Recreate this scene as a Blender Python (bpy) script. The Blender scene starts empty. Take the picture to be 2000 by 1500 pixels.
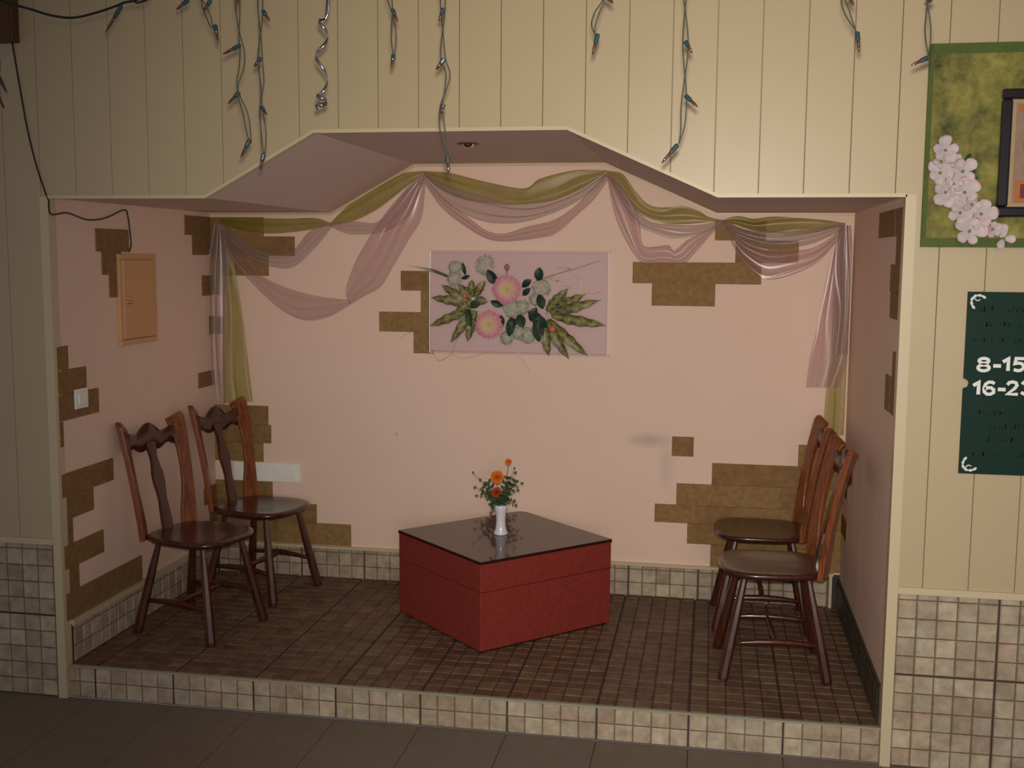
import bpy, bmesh, math, random
from mathutils import Vector, Matrix
from math import pi, sin, cos, radians
random.seed(7)
S = bpy.context.scene
COL = S.collection
# ------------------------------------------------------------------ camera, light, exposure
CAM = Vector((2.5609, -4.0361, 1.8105))
YAW, PITCH, ROLL, FPX = -0.1766, 0.1134, 0.0075, 2184.85
fw = Vector((sin(YAW) * cos(PITCH), cos(YAW) * cos(PITCH), -sin(PITCH)))
r0 = Vector((cos(YAW), -sin(YAW), 0))
u0 = r0.cross(fw)
rt = r0 * cos(ROLL) + u0 * sin(ROLL)
up = u0 * cos(ROLL) - r0 * sin(ROLL)
cd = bpy.data.cameras.new('camera')
cam = bpy.data.objects.new('camera', cd)
COL.objects.link(cam)
cam.matrix_world = Matrix(((rt.x, up.x, -fw.x, CAM.x), (rt.y, up.y, -fw.y, CAM.y), (rt.z, up.z, -fw.z, CAM.z), (0, 0, 0, 1)))
cd.sensor_width = 36
cd.lens = FPX / 2000 * 36
cd.clip_start = 0.05
S.camera = cam

def un(px, py, axis, val):
    """point of a world plane (axis = val) that the photograph shows at a pixel"""
    d = fw + rt * ((px - 1000) / FPX) + up * ((750 - py) / FPX)
    return CAM + d * ((val - CAM[axis]) / d[axis])

w = bpy.data.worlds.new('world')
S.world = w
w.use_nodes = True
w.node_tree.nodes['Background'].inputs[0].default_value = (0.90, 0.89, 1.08, 1)
w.node_tree.nodes['Background'].inputs[1].default_value = 0.17

def spot(name, loc, target, energy, angle, blend, radius, color):
    l = bpy.data.lights.new(name, 'SPOT')
    l.energy = energy
    l.spot_size = radians(angle)
    l.spot_blend = blend
    l.shadow_soft_size = radius
    l.color = color
    o = bpy.data.objects.new(name, l)
    COL.objects.link(o)
    o.location = loc
    o.rotation_euler = (Vector(target) - Vector(loc)).to_track_quat('-Z', 'Y').to_euler()
    return o
# the camera's flash, just above the lens
spot('camera_flash', CAM + Vector((0.0, 0.02, 0.055)), un(1420, 640, 1, 0), 390, 78, 1.0, 0.020, (1.0, 0.90, 0.79))
# added soft fill behind the camera, evens out front and back walls
wl_ = bpy.data.lights.new('added_soft_fill', 'AREA')
wl_.shape = 'RECTANGLE'
wl_.size, wl_.size_y, wl_.energy, wl_.color = 1.6, 1.2, 44, (1.0, 0.93, 0.86)
wo_ = bpy.data.objects.new('added_soft_fill', wl_)
COL.objects.link(wo_)
wo_.location = (3.3, -6.4, 1.75)
wo_.rotation_euler = (Vector((2.0, 1.2, 1.0)) - wo_.location).to_track_quat('-Z', 'Y').to_euler()
# added overhead fills out of view, for ambient light
for nm, lx, ly, e in (('added_ceiling_fill', 3.2, -3.0, 9), ('added_ceiling_fill', 1.0, -5.2, 6)):
    l = bpy.data.lights.new(nm, 'AREA')
    l.shape = 'DISK'
    l.size = 0.5
    l.energy = e
    l.color = (1.0, 0.88, 0.74)
    o = bpy.data.objects.new(nm, l)
    COL.objects.link(o)
    o.location = (lx, ly, 2.74)

S.view_settings.view_transform = 'Standard'
S.view_settings.look = 'None'
S.view_settings.gamma = 1
S.view_settings.use_curve_mapping = False
S.view_settings.exposure = 0.0

# ------------------------------------------------------------------ dimensions (metres)
W, D, H, H2, PZ, BB = 3.2, 1.4206, 2.0239, 2.262, 0.1344, 0.1616
CX = [0.657, 1.0905, 2.035, 2.568]
SH = 0.342            # side of one floor or dado tile
CELL = SH / 5         # each tile is embossed with 5 x 5 squares
PW = 0.152            # PVC wall panel width
P0 = -0.030
DADO = 0.645
ROOMH = 2.8

# ------------------------------------------------------------------ materials
MATS = {}
def mat(name, color, rough=0.6, spec=0.4, metal=0.0, noise=None, bump=None, attr=None, emis=None, coat=0.0, alpha=None, sheen=0.0):
    """noise=(scale, color2, contrast); bump=(scale, strength, distance); attr=vertex colour layer multiplied in"""
    if name in MATS:
        return MATS[name]
    m = bpy.data.materials.new(name)
    m.use_nodes = True
    nt = m.node_tree
    b = nt.nodes['Principled BSDF']
    b.inputs['Base Color'].default_value = (*color, 1)
    b.inputs['Roughness'].default_value = rough
    b.inputs['Specular IOR Level'].default_value = spec
    b.inputs['Metallic'].default_value = metal
    b.inputs['Coat Weight'].default_value = coat
    b.inputs['Coat Roughness'].default_value = 0.12
    b.inputs['Sheen Weight'].default_value = sheen
    src = None
    tc = nt.nodes.new('ShaderNodeTexCoord')
    if noise:
        n = nt.nodes.new('ShaderNodeTexNoise')
        n.inputs['Scale'].default_value = noise[0]
        n.inputs['Detail'].default_value = 6
        n.inputs['Roughness'].default_value = 0.65
        nt.links.new(tc.outputs['Object'], n.inputs['Vector'])
        rmp = nt.nodes.new('ShaderNodeValToRGB')
        rmp.color_ramp.elements[0].position = 0.5 - noise[2]
        rmp.color_ramp.elements[1].position = 0.5 + noise[2]
        rmp.color_ramp.elements[0].color = (*color, 1)
        rmp.color_ramp.elements[1].color = (*noise[1], 1)
        nt.links.new(n.outputs['Fac'], rmp.inputs[0])
        src = rmp.outputs[0]
    if attr:
        a = nt.nodes.new('ShaderNodeAttribute')
        a.attribute_name = attr
        if src is None:
            src = a.outputs['Color']
        else:
            mx = nt.nodes.new('ShaderNodeMix')
            mx.data_type = 'RGBA'
            mx.blend_type = 'MULTIPLY'
            mx.inputs[0].default_value = 1
            nt.links.new(src, mx.inputs[6])
            nt.links.new(a.outputs['Color'], mx.inputs[7])
            src = mx.outputs[2]
    if src is not None:
        nt.links.new(src, b.inputs['Base Color'])
    if bump:
        n2 = nt.nodes.new('ShaderNodeTexNoise')
        n2.inputs['Scale'].default_value = bump[0]
        n2.inputs['Detail'].default_value = 5
        nt.links.new(tc.outputs['Object'], n2.inputs['Vector'])
        bp = nt.nodes.new('ShaderNodeBump')
        bp.inputs['Strength'].default_value = bump[1]
        bp.inputs['Distance'].default_value = bump[2]
        nt.links.new(n2.outputs['Fac'], bp.inputs['Height'])
        nt.links.new(bp.outputs[0], b.inputs['Normal'])
    if alpha is not None:
        b.inputs['Alpha'].default_value = alpha
    MATS[name] = m
    return m

def wood_mat(name, c1, c2, rough, coat, scale=(34, 34, 3)):
    m = bpy.data.materials.new(name)
    m.use_nodes = True
    nt = m.node_tree
    b = nt.nodes['Principled BSDF']
    tc = nt.nodes.new('ShaderNodeTexCoord')
    mp = nt.nodes.new('ShaderNodeMapping')
    mp.inputs['Scale'].default_value = scale
    n = nt.nodes.new('ShaderNodeTexNoise')
    n.inputs['Scale'].default_value = 2.2
    n.inputs['Detail'].default_value = 7
    n.inputs['Distortion'].default_value = 0.8
    nt.links.new(tc.outputs['Object'], mp.inputs[0])
    nt.links.new(mp.outputs[0], n.inputs['Vector'])
    r = nt.nodes.new('ShaderNodeValToRGB')
    r.color_ramp.elements[0].position = 0.32
    r.color_ramp.elements[1].position = 0.70
    r.color_ramp.elements[0].color = (*c1, 1)
    r.color_ramp.elements[1].color = (*c2, 1)
    nt.links.new(n.outputs['Fac'], r.inputs[0])
    nt.links.new(r.outputs[0], b.inputs['Base Color'])
    b.inputs['Roughness'].default_value = rough
    b.inputs['Coat Weight'].default_value = coat
    b.inputs['Coat Roughness'].default_value = 0.1
    MATS[name] = m
    return m

def sheer(name, color, opacity, gloss, rough, irid=None):
    """woven see-through cloth: transparent between threads, translucent threads, some sheen"""
    m = bpy.data.materials.new(name)
    m.use_nodes = True
    nt = m.node_tree
    for n in list(nt.nodes):
        nt.nodes.remove(n)
    out = nt.nodes.new('ShaderNodeOutputMaterial')
    tr = nt.nodes.new('ShaderNodeBsdfTransparent')
    df = nt.nodes.new('ShaderNodeBsdfDiffuse')
    tl = nt.nodes.new('ShaderNodeBsdfTranslucent')
    gl = nt.nodes.new('ShaderNodeBsdfGlossy')
    tc = nt.nodes.new('ShaderNodeTexCoord')
    n = nt.nodes.new('ShaderNodeTexNoise')
    n.inputs['Scale'].default_value = 9
    n.inputs['Detail'].default_value = 4
    nt.links.new(tc.outputs['Object'], n.inputs['Vector'])
    rmp = nt.nodes.new('ShaderNodeValToRGB')
    rmp.color_ramp.elements[0].position = 0.35
    rmp.color_ramp.elements[1].position = 0.65
    rmp.color_ramp.elements[0].color = (*color, 1)
    rmp.color_ramp.elements[1].color = (*(irid or [c * 0.85 for c in color]), 1)
    nt.links.new(n.outputs['Fac'], rmp.inputs[0])
    nt.links.new(rmp.outputs[0], df.inputs[0])
    nt.links.new(rmp.outputs[0], tl.inputs[0])
    gl.inputs['Roughness'].default_value = rough
    gl.inputs['Color'].default_value = (0.9, 0.85, 0.9, 1)
    m1 = nt.nodes.new('ShaderNodeMixShader')
    m1.inputs[0].default_value = 0.35
    nt.links.new(df.outputs[0], m1.inputs[1])
    nt.links.new(tl.outputs[0], m1.inputs[2])
    m2 = nt.nodes.new('ShaderNodeMixShader')
    m2.inputs[0].default_value = gloss
    nt.links.new(m1.outputs[0], m2.inputs[1])
    nt.links.new(gl.outputs[0], m2.inputs[2])
    m3 = nt.nodes.new('ShaderNodeMixShader')
    m3.inputs[0].default_value = opacity
    nt.links.new(tr.outputs[0], m3.inputs[1])
    nt.links.new(m2.outputs[0], m3.inputs[2])
    nt.links.new(m3.outputs[0], out.inputs[0])
    MATS[name] = m
    return m

M_pink = mat('pink_paint', (0.83, 0.630, 0.520), 0.65, 0.25, noise=(2.2, (0.81, 0.60, 0.475), 0.25), bump=(60, 0.12, 0.002))
M_pinkc = mat('pink_ceiling_paint', (0.74, 0.575, 0.52), 0.7, 0.2, bump=(60, 0.1, 0.002))
M_panel = mat('cream_pvc_panel', (0.50, 0.405, 0.245), 0.38, 0.4, noise=(3.0, (0.465, 0.38, 0.24), 0.3))
M_back = mat('dark_joint_backing', (0.40, 0.33, 0.21), 0.8)
M_trim = mat('cream_plastic_trim', (0.58, 0.49, 0.32), 0.4, 0.4)
M_brick = mat('brown_brick_tile', (0.36, 0.225, 0.090), 0.75, 0.25, noise=(38, (0.21, 0.120, 0.046), 0.26), bump=(90, 0.5, 0.003))
M_brick2 = mat('dark_brown_brick_tile', (0.32, 0.19, 0.080), 0.75, 0.25, noise=(30, (0.19, 0.105, 0.042), 0.26), bump=(90, 0.5, 0.003))
M_tile = mat('embossed_wall_tile', (1.0, 0.97, 0.92), 0.42, 0.35, noise=(20, (0.50, 0.44, 0.38), 0.26), attr='tint', bump=(70, 0.25, 0.002))
M_ftile = mat('embossed_floor_tile', (1.0, 0.95, 0.85), 0.5, 0.25, noise=(18, (0.45, 0.38, 0.34), 0.25), attr='tint', bump=(70, 0.3, 0.002))
M_grout = mat('dark_grout', (0.055, 0.045, 0.035), 0.9)
M_floor = mat('main_floor_tile', (0.21, 0.170, 0.130), 0.55, 0.35, noise=(14, (0.165, 0.135, 0.105), 0.3))
M_wood = wood_mat('cherry_stained_wood', (0.036, 0.009, 0.005), (0.085, 0.020, 0.008), 0.3, 0.45)
M_post = wood_mat('lit_orange_brown_wood', (0.12, 0.028, 0.007), (0.29, 0.082, 0.018), 0.35, 0.4)  # chair wood made brighter orange: light on the back posts painted in
M_seat = wood_mat('dark_glossy_seat_wood', (0.034, 0.010, 0.006), (0.070, 0.018, 0.010), 0.26, 0.45, (30, 4, 4))
M_red = mat('red_brown_veneer', (0.30, 0.044, 0.030), 0.55, 0.3, noise=(75, (0.20, 0.027, 0.021), 0.20))
M_top = mat('dark_polished_table_top', (0.060, 0.020, 0.014), 0.06, 0.7, noise=(30, (0.045, 0.014, 0.010), 0.3))
M_edge = mat('dark_table_edge', (0.03, 0.008, 0.006), 0.35)
M_white = mat('white_porcelain', (0.74, 0.75, 0.80), 0.18, 0.6)
M_wplast = mat('white_plastic', (0.86, 0.88, 0.82), 0.4)
M_leaf = mat('dark_green_leaf', (0.022, 0.050, 0.016), 0.5, noise=(60, (0.045, 0.080, 0.020), 0.2))
M_dleaf = mat('deep_green_silk_leaf', (0.008, 0.030, 0.020), 0.5, noise=(50, (0.018, 0.045, 0.026), 0.2))
M_gleaf = mat('gold_dusted_leaf', (0.35, 0.35, 0.3), 0.45, noise=(45, (1.0, 1.0, 0.9), 0.16), attr='tint')
M_orange = mat('orange_petal', (0.74, 0.22, 0.012), 0.6, noise=(90, (0.60, 0.12, 0.01), 0.2))
M_dor = mat('deep_orange_petal', (0.42, 0.075, 0.012), 0.6, noise=(90, (0.28, 0.04, 0.01), 0.2))
M_petal = mat('painted_petal', (1, 1, 1), 0.6, attr='tint')
M_hyd = mat('pale_green_petal', (0.44, 0.50, 0.37), 0.7, noise=(60, (0.52, 0.50, 0.38), 0.2))
M_stem = mat('green_stem', (0.07, 0.10, 0.03), 0.6)
M_twig = mat('pale_twig', (0.38, 0.30, 0.16), 0.6)
M_gold = mat('gold_wire', (0.62, 0.56, 0.22), 0.3, metal=0.7)
M_cab = mat('peach_cabinet_paint', (0.68, 0.39, 0.185), 0.45, noise=(5, (0.65, 0.36, 0.17), 0.3))
M_black = mat('black_plastic', (0.012, 0.013, 0.016), 0.45)
M_wire = mat('dark_green_wire', (0.040, 0.045, 0.032), 0.5)
M_sock = mat('teal_lamp_socket', (0.020, 0.050, 0.058), 0.3)
M_amber = mat('amber_glass_bulb', (0.085, 0.030, 0.018), 0.08, 0.9)
M_silver = mat('silver_foil', (0.55, 0.52, 0.62), 0.16, metal=1.0)
M_boxb = mat('brown_box', (0.10, 0.045, 0.022), 0.6)
M_sign = mat('dark_green_board', (0.004, 0.027, 0.017), 0.6, 0.2, noise=(20, (0.004, 0.027, 0.021), 0.3))
M_let = mat('white_lettering', (0.80, 0.82, 0.78), 0.5)
M_redl = mat('dull_red_lettering', (0.022, 0.026, 0.016), 0.7, 0.1)
M_green = mat('green_painted_canvas', (0.035, 0.045, 0.008), 0.7, noise=(11, (0.30, 0.27, 0.055), 0.17), bump=(30, 0.6, 0.004))
M_gborder = mat('green_canvas_edge', (0.05, 0.085, 0.015), 0.7, noise=(30, (0.085, 0.12, 0.02), 0.2))
M_frame = mat('dark_lacquered_frame', (0.012, 0.008, 0.010), 0.22, 0.6)
M_steel = mat('polished_steel', (0.75, 0.72, 0.66), 0.12, metal=1.0)
M_brass = mat('brass_ring', (0.20, 0.13, 0.05), 0.3, metal=0.8)
M_back2 = mat('pale_pink_backing', (0.66, 0.46, 0.44), 0.55)
M_edge2 = mat('clear_acrylic_edge', (0.82, 0.74, 0.72), 0.15, 0.8)
M_goldcloth = sheer('olive_gold_organza', (0.30, 0.25, 0.018), 0.66, 0.05, 0.35, (0.38, 0.33, 0.04))
M_goldtail = sheer('olive_gold_organza_single', (0.40, 0.36, 0.035), 0.55, 0.05, 0.35, (0.46, 0.41, 0.06))
M_pinkcloth = sheer('rose_lilac_organza', (0.68, 0.34, 0.35), 0.42, 0.08, 0.26, (0.56, 0.42, 0.42))
M_lilac = sheer('grey_lilac_organza', (0.50, 0.44, 0.40), 0.42, 0.08, 0.26, (0.58, 0.38, 0.41))

def glassmat():
    m = bpy.data.materials.new('clear_acrylic_sheet')
    m.use_nodes = True
    nt = m.node_tree
    for n in list(nt.nodes):
        nt.nodes.remove(n)
    out = nt.nodes.new('ShaderNodeOutputMaterial')
    tr = nt.nodes.new('ShaderNodeBsdfTransparent')
    gl = nt.nodes.new('ShaderNodeBsdfGlossy')
    gl.inputs['Roughness'].default_value = 0.03
    fr = nt.nodes.new('ShaderNodeFresnel')
    mx = nt.nodes.new('ShaderNodeMixShader')
    nt.links.new(fr.outputs[0], mx.inputs[0])
    nt.links.new(tr.outputs[0], mx.inputs[1])
    nt.links.new(gl.outputs[0], mx.inputs[2])
    nt.links.new(mx.outputs[0], out.inputs[0])
    return m
M_glass = glassmat()

# scuffs and grey stains on the niche's back wall (wear with its own shape)
def stain_wall():
    m = M_pink.copy()
    m.name = 'pink_paint_back_wall'
    nt = m.node_tree
    b = nt.nodes['Principled BSDF']
    src = b.inputs['Base Color'].links[0].from_socket
    geo = nt.nodes.new('ShaderNodeNewGeometry')
    for (sx, sz, rx, rz, amt) in ((2.27, 0.92, 0.13, 0.045, 0.45), (2.36, 0.80, 0.05, 0.16, 0.22), (1.62, 2.11, 0.035, 0.03, 0.5), (0.99, 0.905, 0.012, 0.012, 0.5)):
        mp = nt.nodes.new('ShaderNodeMapping')
        mp.vector_type = 'TEXTURE'
        mp.inputs['Location'].default_value = (sx, D, sz)
        mp.inputs['Scale'].default_value = (rx, 1, rz)
        nt.links.new(geo.outputs['Position'], mp.inputs[0])
        ln = nt.nodes.new('ShaderNodeVectorMath')
        ln.operation = 'LENGTH'
        nt.links.new(mp.outputs[0], ln.inputs[0])
        mr = nt.nodes.new('ShaderNodeMapRange')
        mr.inputs['From Min'].default_value = 1.0
        mr.inputs['From Max'].default_value = 0.2
        mr.inputs['To Max'].default_value = amt
        nt.links.new(ln.outputs['Value'], mr.inputs[0])
        mx = nt.nodes.new('ShaderNodeMix')
        mx.data_type = 'RGBA'
        nt.links.new(mr.outputs[0], mx.inputs[0])
        nt.links.new(src, mx.inputs[6])
        mx.inputs[7].default_value = (0.30, 0.29, 0.27, 1)
        src = mx.outputs[2]
    nt.links.new(src, b.inputs['Base Color'])
    return m
M_pinkback = stain_wall()

# ------------------------------------------------------------------ mesh helpers
class MB:
    def __init__(self):
        self.v = []
        self.f = []
        self.c = []
    def face(self, pts, col=(1, 1, 1)):
        n = len(self.v)
        self.v += [tuple(p) for p in pts]
        self.f.append(tuple(range(n, n + len(pts))))
        self.c.append(col)
    def grid(self, rows, col=(1, 1, 1), close=False):
        n = len(self.v)
        nu = len(rows[0])
        for r in rows:
            self.v += [tuple(p) for p in r]
        for i in range(len(rows) - 1):
            for j in range(nu - (0 if close else 1)):
                a = n + i * nu + j
                b = n + i * nu + (j + 1) % nu
                self.f.append((a, b, b + nu, a + nu))
                self.c.append(col)
    def ring_cap(self, start, count, col=(1, 1, 1), flip=False):
        idx = list(range(start, start + count))
        if flip:
            idx.reverse()
        self.f.append(tuple(idx))
        self.c.append(col)
    def box(self, x0, x1, y0, y1, z0, z1, col=(1, 1, 1)):
        n = len(self.v)
        self.v += [(x, y, z) for x in (x0, x1) for y in (y0, y1) for z in (z0, z1)]
        for q in ((0, 1, 3, 2), (4, 6, 7, 5), (0, 4, 5, 1), (2, 3, 7, 6), (0, 2, 6, 4), (1, 5, 7, 3)):
            self.f.append(tuple(n + i for i in q))
            self.c.append(col)
    def prism(self, poly, h, col=(1, 1, 1)):
        """poly: list of 3D points, extruded by vector h"""
        n = len(self.v)
        k = len(poly)
        h = Vector(h)
        self.v += [tuple(p) for p in poly] + [tuple(Vector(p) + h) for p in poly]
        self.f.append(tuple(range(n, n + k)))
        self.c.append(col)
        self.f.append(tuple(range(n + 2 * k - 1, n + k - 1, -1)))
        self.c.append(col)
        for i in range(k):
            j = (i + 1) % k
            self.f.append((n + i, n + j, n + k + j, n + k + i))
            self.c.append(col)
    def tube(self, pts, rad, sides=8, col=(1, 1, 1), caps=True, flat=None):
        """rad number or list; flat = (axis vector, factor) squashes the section"""
        pts = [Vector(p) for p in pts]
        if not isinstance(rad, (list, tuple)):
            rad = [rad] * len(pts)
        rows = []
        prev = None
        for i, p in enumerate(pts):
            t = (pts[min(i + 1, len(pts) - 1)] - pts[max(i - 1, 0)]).normalized()
            if prev is None:
                a = t.orthogonal().normalized()
                if abs(t.z) > 0.7:
                    a = Vector((1, 0, 0)) - t * t.x
                    a.normalize()
            else:
                a = (prev - t * prev.dot(t)).normalized()
            prev = a
            b = t.cross(a)
            rows.append([p + (a * cos(2 * pi * (k + .5) / sides) + b * sin(2 * pi * (k + .5) / sides)) * rad[i] for k in range(sides)])
        n = len(self.v)
        self.grid(rows, col, True)
        if caps:
            self.ring_cap(n, sides, col, True)
            self.ring_cap(n + sides * (len(pts) - 1), sides, col)
    def lathe(self, prof, c=(0, 0, 0), sides=24, col=(1, 1, 1), axis=Vector((0, 0, 1))):
        a = axis.orthogonal().normalized()
        b = axis.cross(a)
        c = Vector(c)
        self.grid([[c + axis * z + (a * cos(2 * pi * k / sides) + b * sin(2 * pi * k / sides)) * max(r, 1e-5) for k in range(sides)] for r, z in prof], col, True)
    def build(self, name, m, parent=None, smooth=False, bevel=0, data_only=False):
        me = bpy.data.meshes.new(name)
        me.from_pydata(self.v, [], self.f)
        if any(c != (1, 1, 1) for c in self.c):
            ca = me.color_attributes.new('tint', 'FLOAT_COLOR', 'CORNER')
            i = 0
            buf = []
            for fc, c in zip(self.f, self.c):
                for k in range(len(fc)):
                    cc = c[k] if isinstance(c[0], tuple) else c
                    buf += [cc[0], cc[1], cc[2], 1.0]
            ca.data.foreach_set('color', buf)
        bm = bmesh.new()
        bm.from_mesh(me)
        bmesh.ops.recalc_face_normals(bm, faces=bm.faces)
        bm.to_mesh(me)
        bm.free()
        if smooth:
            me.polygons.foreach_set('use_smooth', [True] * len(me.polygons))
        me.materials.append(m)
        o = bpy.data.objects.new(name, me)
        COL.objects.link(o)
        if parent:
            o.parent = parent
        if bevel:
            md = o.modifiers.new('bevel', 'BEVEL')
            md.width = bevel
            md.segments = 2
            md.limit_method = 'ANGLE'
        return o

def tag(o, label=None, cat=None, group=None, kind=None):
    if label: o['label'] = label
    if cat: o['category'] = cat
    if group: o['group'] = group
    if kind: o['kind'] = kind
    return o
def empty(name, loc=(0, 0, 0), rz=0):
    o = bpy.data.objects.new(name, None)
    COL.objects.link(o)
    o.location = loc
    o.rotation_euler = (0, 0, rz)
    o.empty_display_size = 0.05
    return o
def copy_tree(o, parent=None):
    c = o.copy()
    COL.objects.link(c)
    c.parent = parent
    for ch in list(o.children):
        copy_tree(ch, c)
    return c
def lerp(a, b, t):
    return a + (b - a) * t
def smooth_path(pts, n):
    """Catmull-Rom through points, n samples by length"""
    pts = [Vector(p) for p in pts]
    P = [pts[0] * 2 - pts[1]] + pts + [pts[-1] * 2 - pts[-2]]
    out = []
    for i in range(1, len(P) - 2):
        for k in range(12):
            t = k / 12
            a, b, c, d = P[i - 1], P[i], P[i + 1], P[i + 2]
            out.append(0.5 * ((2 * b) + (c - a) * t + (2 * a - 5 * b + 4 * c - d) * t * t + (3 * b - a - 3 * c + d) * t ** 3))
    out.append(pts[-1])
    L = [0]
    for i in range(1, len(out)):
        L.append(L[-1] + (out[i] - out[i - 1]).length)
    res = []
    j = 0
    for k in range(n):
        s = L[-1] * k / (n - 1)
        while j < len(L) - 2 and L[j + 1] < s:
            j += 1
        t = (s - L[j]) / max(L[j + 1] - L[j], 1e-9)
        res.append(out[j].lerp(out[j + 1], min(max(t, 0), 1)))
    return res

# ------------------------------------------------------------------ the setting
def opening_top(x):
    xs = [0] + CX + [W]
    zs = [H, H, H2, H2, H, H]
    for i in range(5):
        if xs[i] <= x <= xs[i + 1] + 1e-9:
            return lerp(zs[i], zs[i + 1], (x - xs[i]) / (xs[i + 1] - xs[i]))
    return H

# niche walls
wl = MB(); wl.box(-0.08, 0, 0.0, D + 0.08, 0, 2.45)
wall_left = tag(wl.build('wall_left', M_pink), kind='structure')
wr = MB(); wr.box(W, W + 0.08, 0.0, D + 0.08, 0, 2.45)
wall_right = tag(wr.build('wall_right', M_pink), kind='structure')
wb = MB(); wb.box(-0.08, W + 0.08, D, D + 0.08, 0, 2.45)
wall_back = tag(wb.build('wall_back', M_pinkback), kind='structure')
# stepped niche ceiling
cl = MB()
xs = [0] + CX + [W]
for i in range(5):
    za, zb = opening_top(xs[i]), opening_top(xs[i + 1])
    if i == 1: za, zb = H, H2
    if i == 3: za, zb = H2, H
    cl.prism([(xs[i], 0, za), (xs[i + 1], 0, zb), (xs[i + 1], 0, 2.45), (xs[i], 0, 2.45)], (0, D, 0))
ceiling_niche = tag(cl.build('ceiling_niche', M_pinkc), kind='structure')
# ceiling strip against the back wall
def strip_along(points, width, name, y0, y1, m, parent=None):
    mb = MB()
    for a, b in zip(points[:-1], points[1:]):
        mb.prism([(a[0], y0, a[1]), (b[0], y0, b[1]), (b[0], y0, b[1] + width), (a[0], y0, a[1] + width)], (0, y1 - y0, 0))
    return mb.build(name, m, parent)
prof = list(zip(xs, [H, H, H2, H2, H, H]))
tag(strip_along([(x, z - 0.012) for x, z in prof], 0.012, 'trim_ceiling_back', D - 0.012, D, M_trim), kind='structure')

# front wall: backing with the opening cut out, panels as individual pieces
bk = MB()
XL, XR = -1.25, 4.45
for a, b, za, zb in [(XL, 0, 0, 0), (W, XR, 0, 0)] + [(xs[i], xs[i + 1], prof[i][1], prof[i + 1][1]) for i in range(5)]:
    bk.prism([(a, 0.0, za), (b, 0.0, zb), (b, 0.0, ROOMH), (a, 0.0, ROOMH)], (0, 0.07 if (a < 0 or b > W) else 0.0, 0)) if False else \
        bk.prism([(a, -0.002, za), (b, -0.002, zb), (b, -0.002, ROOMH), (a, -0.002, ROOMH)], (0, 0.002, 0))
wall_front = tag(bk.build('wall_front', M_back), kind='structure')
TH = 0.012
def panel_bottom(x):
    if x < -1e-6 or x > W + 1e-6:
        return DADO
    return opening_top(min(max(x, 0), W))
k = -8
while P0 + k * PW < XR - PW:
    x0, x1 = P0 + k * PW + 0.0008, P0 + (k + 1) * PW - 0.0008
    br = sorted({x0, x1, *[b for b in xs if x0 < b < x1]})
    segs = []
    for a, b in zip(br[:-1], br[1:]):
        mid = (a + b) / 2
        if mid < 0 or mid > W:
            za = zb = DADO
        else:
            za, zb = opening_top(a), opening_top(b)
        segs.append((a, b, za, zb))
    pm = MB()
    for a, b, za, zb in segs:
        ch = 0.0018
        la = ch if a == x0 else 0
        lb = ch if b == x1 else 0
        # front face with chamfered long edges
        pm.prism([(a, -0.002, za), (b, -0.002, zb), (b, -0.002 - TH + ch, zb), (b - lb, -0.002 - TH, zb), (a + la, -0.002 - TH, za), (a, -0.002 - TH + ch, za)], (0, 0, 0.0001))
        pm.v = pm.v[:-12]; pm.f = pm.f[:-8]; pm.c = pm.c[:-8]
        lo = [(a, -0.002, za), (b, -0.002, zb), (b, -0.002 - TH + ch, zb), (b - lb, -0.002 - TH, zb), (a + la, -0.002 - TH, za), (a, -0.002 - TH + ch, za)]
        hi = [(p[0], p[1], ROOMH) for p in lo]
        n = len(pm.v)
        pm.v += lo + hi
        for i in range(6):
            j = (i + 1) % 6
            pm.f.append((n + i, n + j, n + 6 + j, n + 6 + i)); pm.c.append((1, 1, 1))
        pm.f.append(tuple(range(n, n + 6))); pm.c.append((1, 1, 1))
        pm.f.append(tuple(range(n + 11, n + 5, -1))); pm.c.append((1, 1, 1))
    pm.build('panel', M_panel, wall_front)
    k += 1
# trims round the opening
YF = -0.002 - TH
t1 = MB()
t1.prism([(-0.032, YF - 0.006, 0), (0.004, YF - 0.006, 0), (0.004, 0.03, 0), (-0.0005, 0.03, 0), (-0.0005, YF, 0), (-0.032, YF, 0)], (0, 0, H + 0.006))
tag(t1.build('trim_1', M_trim), kind='structure')
t2 = MB()
t2.prism([(W + 0.032, YF - 0.006, 0), (W - 0.004, YF - 0.006, 0), (W - 0.004, 0.03, 0), (W + 0.0005, 0.03, 0), (W + 0.0005, YF, 0), (W + 0.032, YF, 0)], (0, 0, H + 0.006))
tag(t2.build('trim_2', M_trim), kind='structure')
tag(strip_along([(x, z - 0.003) for x, z in prof], 0.013, 'trim_3', YF - 0.006, 0.02, M_trim), kind='structure')
for nm, a, b in (('trim_4', XL, -0.032), ('trim_5', W + 0.032, XR)):
    t = MB(); t.box(a, b, YF - 0.010, -0.002, DADO - 0.004, DADO + 0.020)
    tag(t.build(nm, M_trim), kind='structure')

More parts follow.
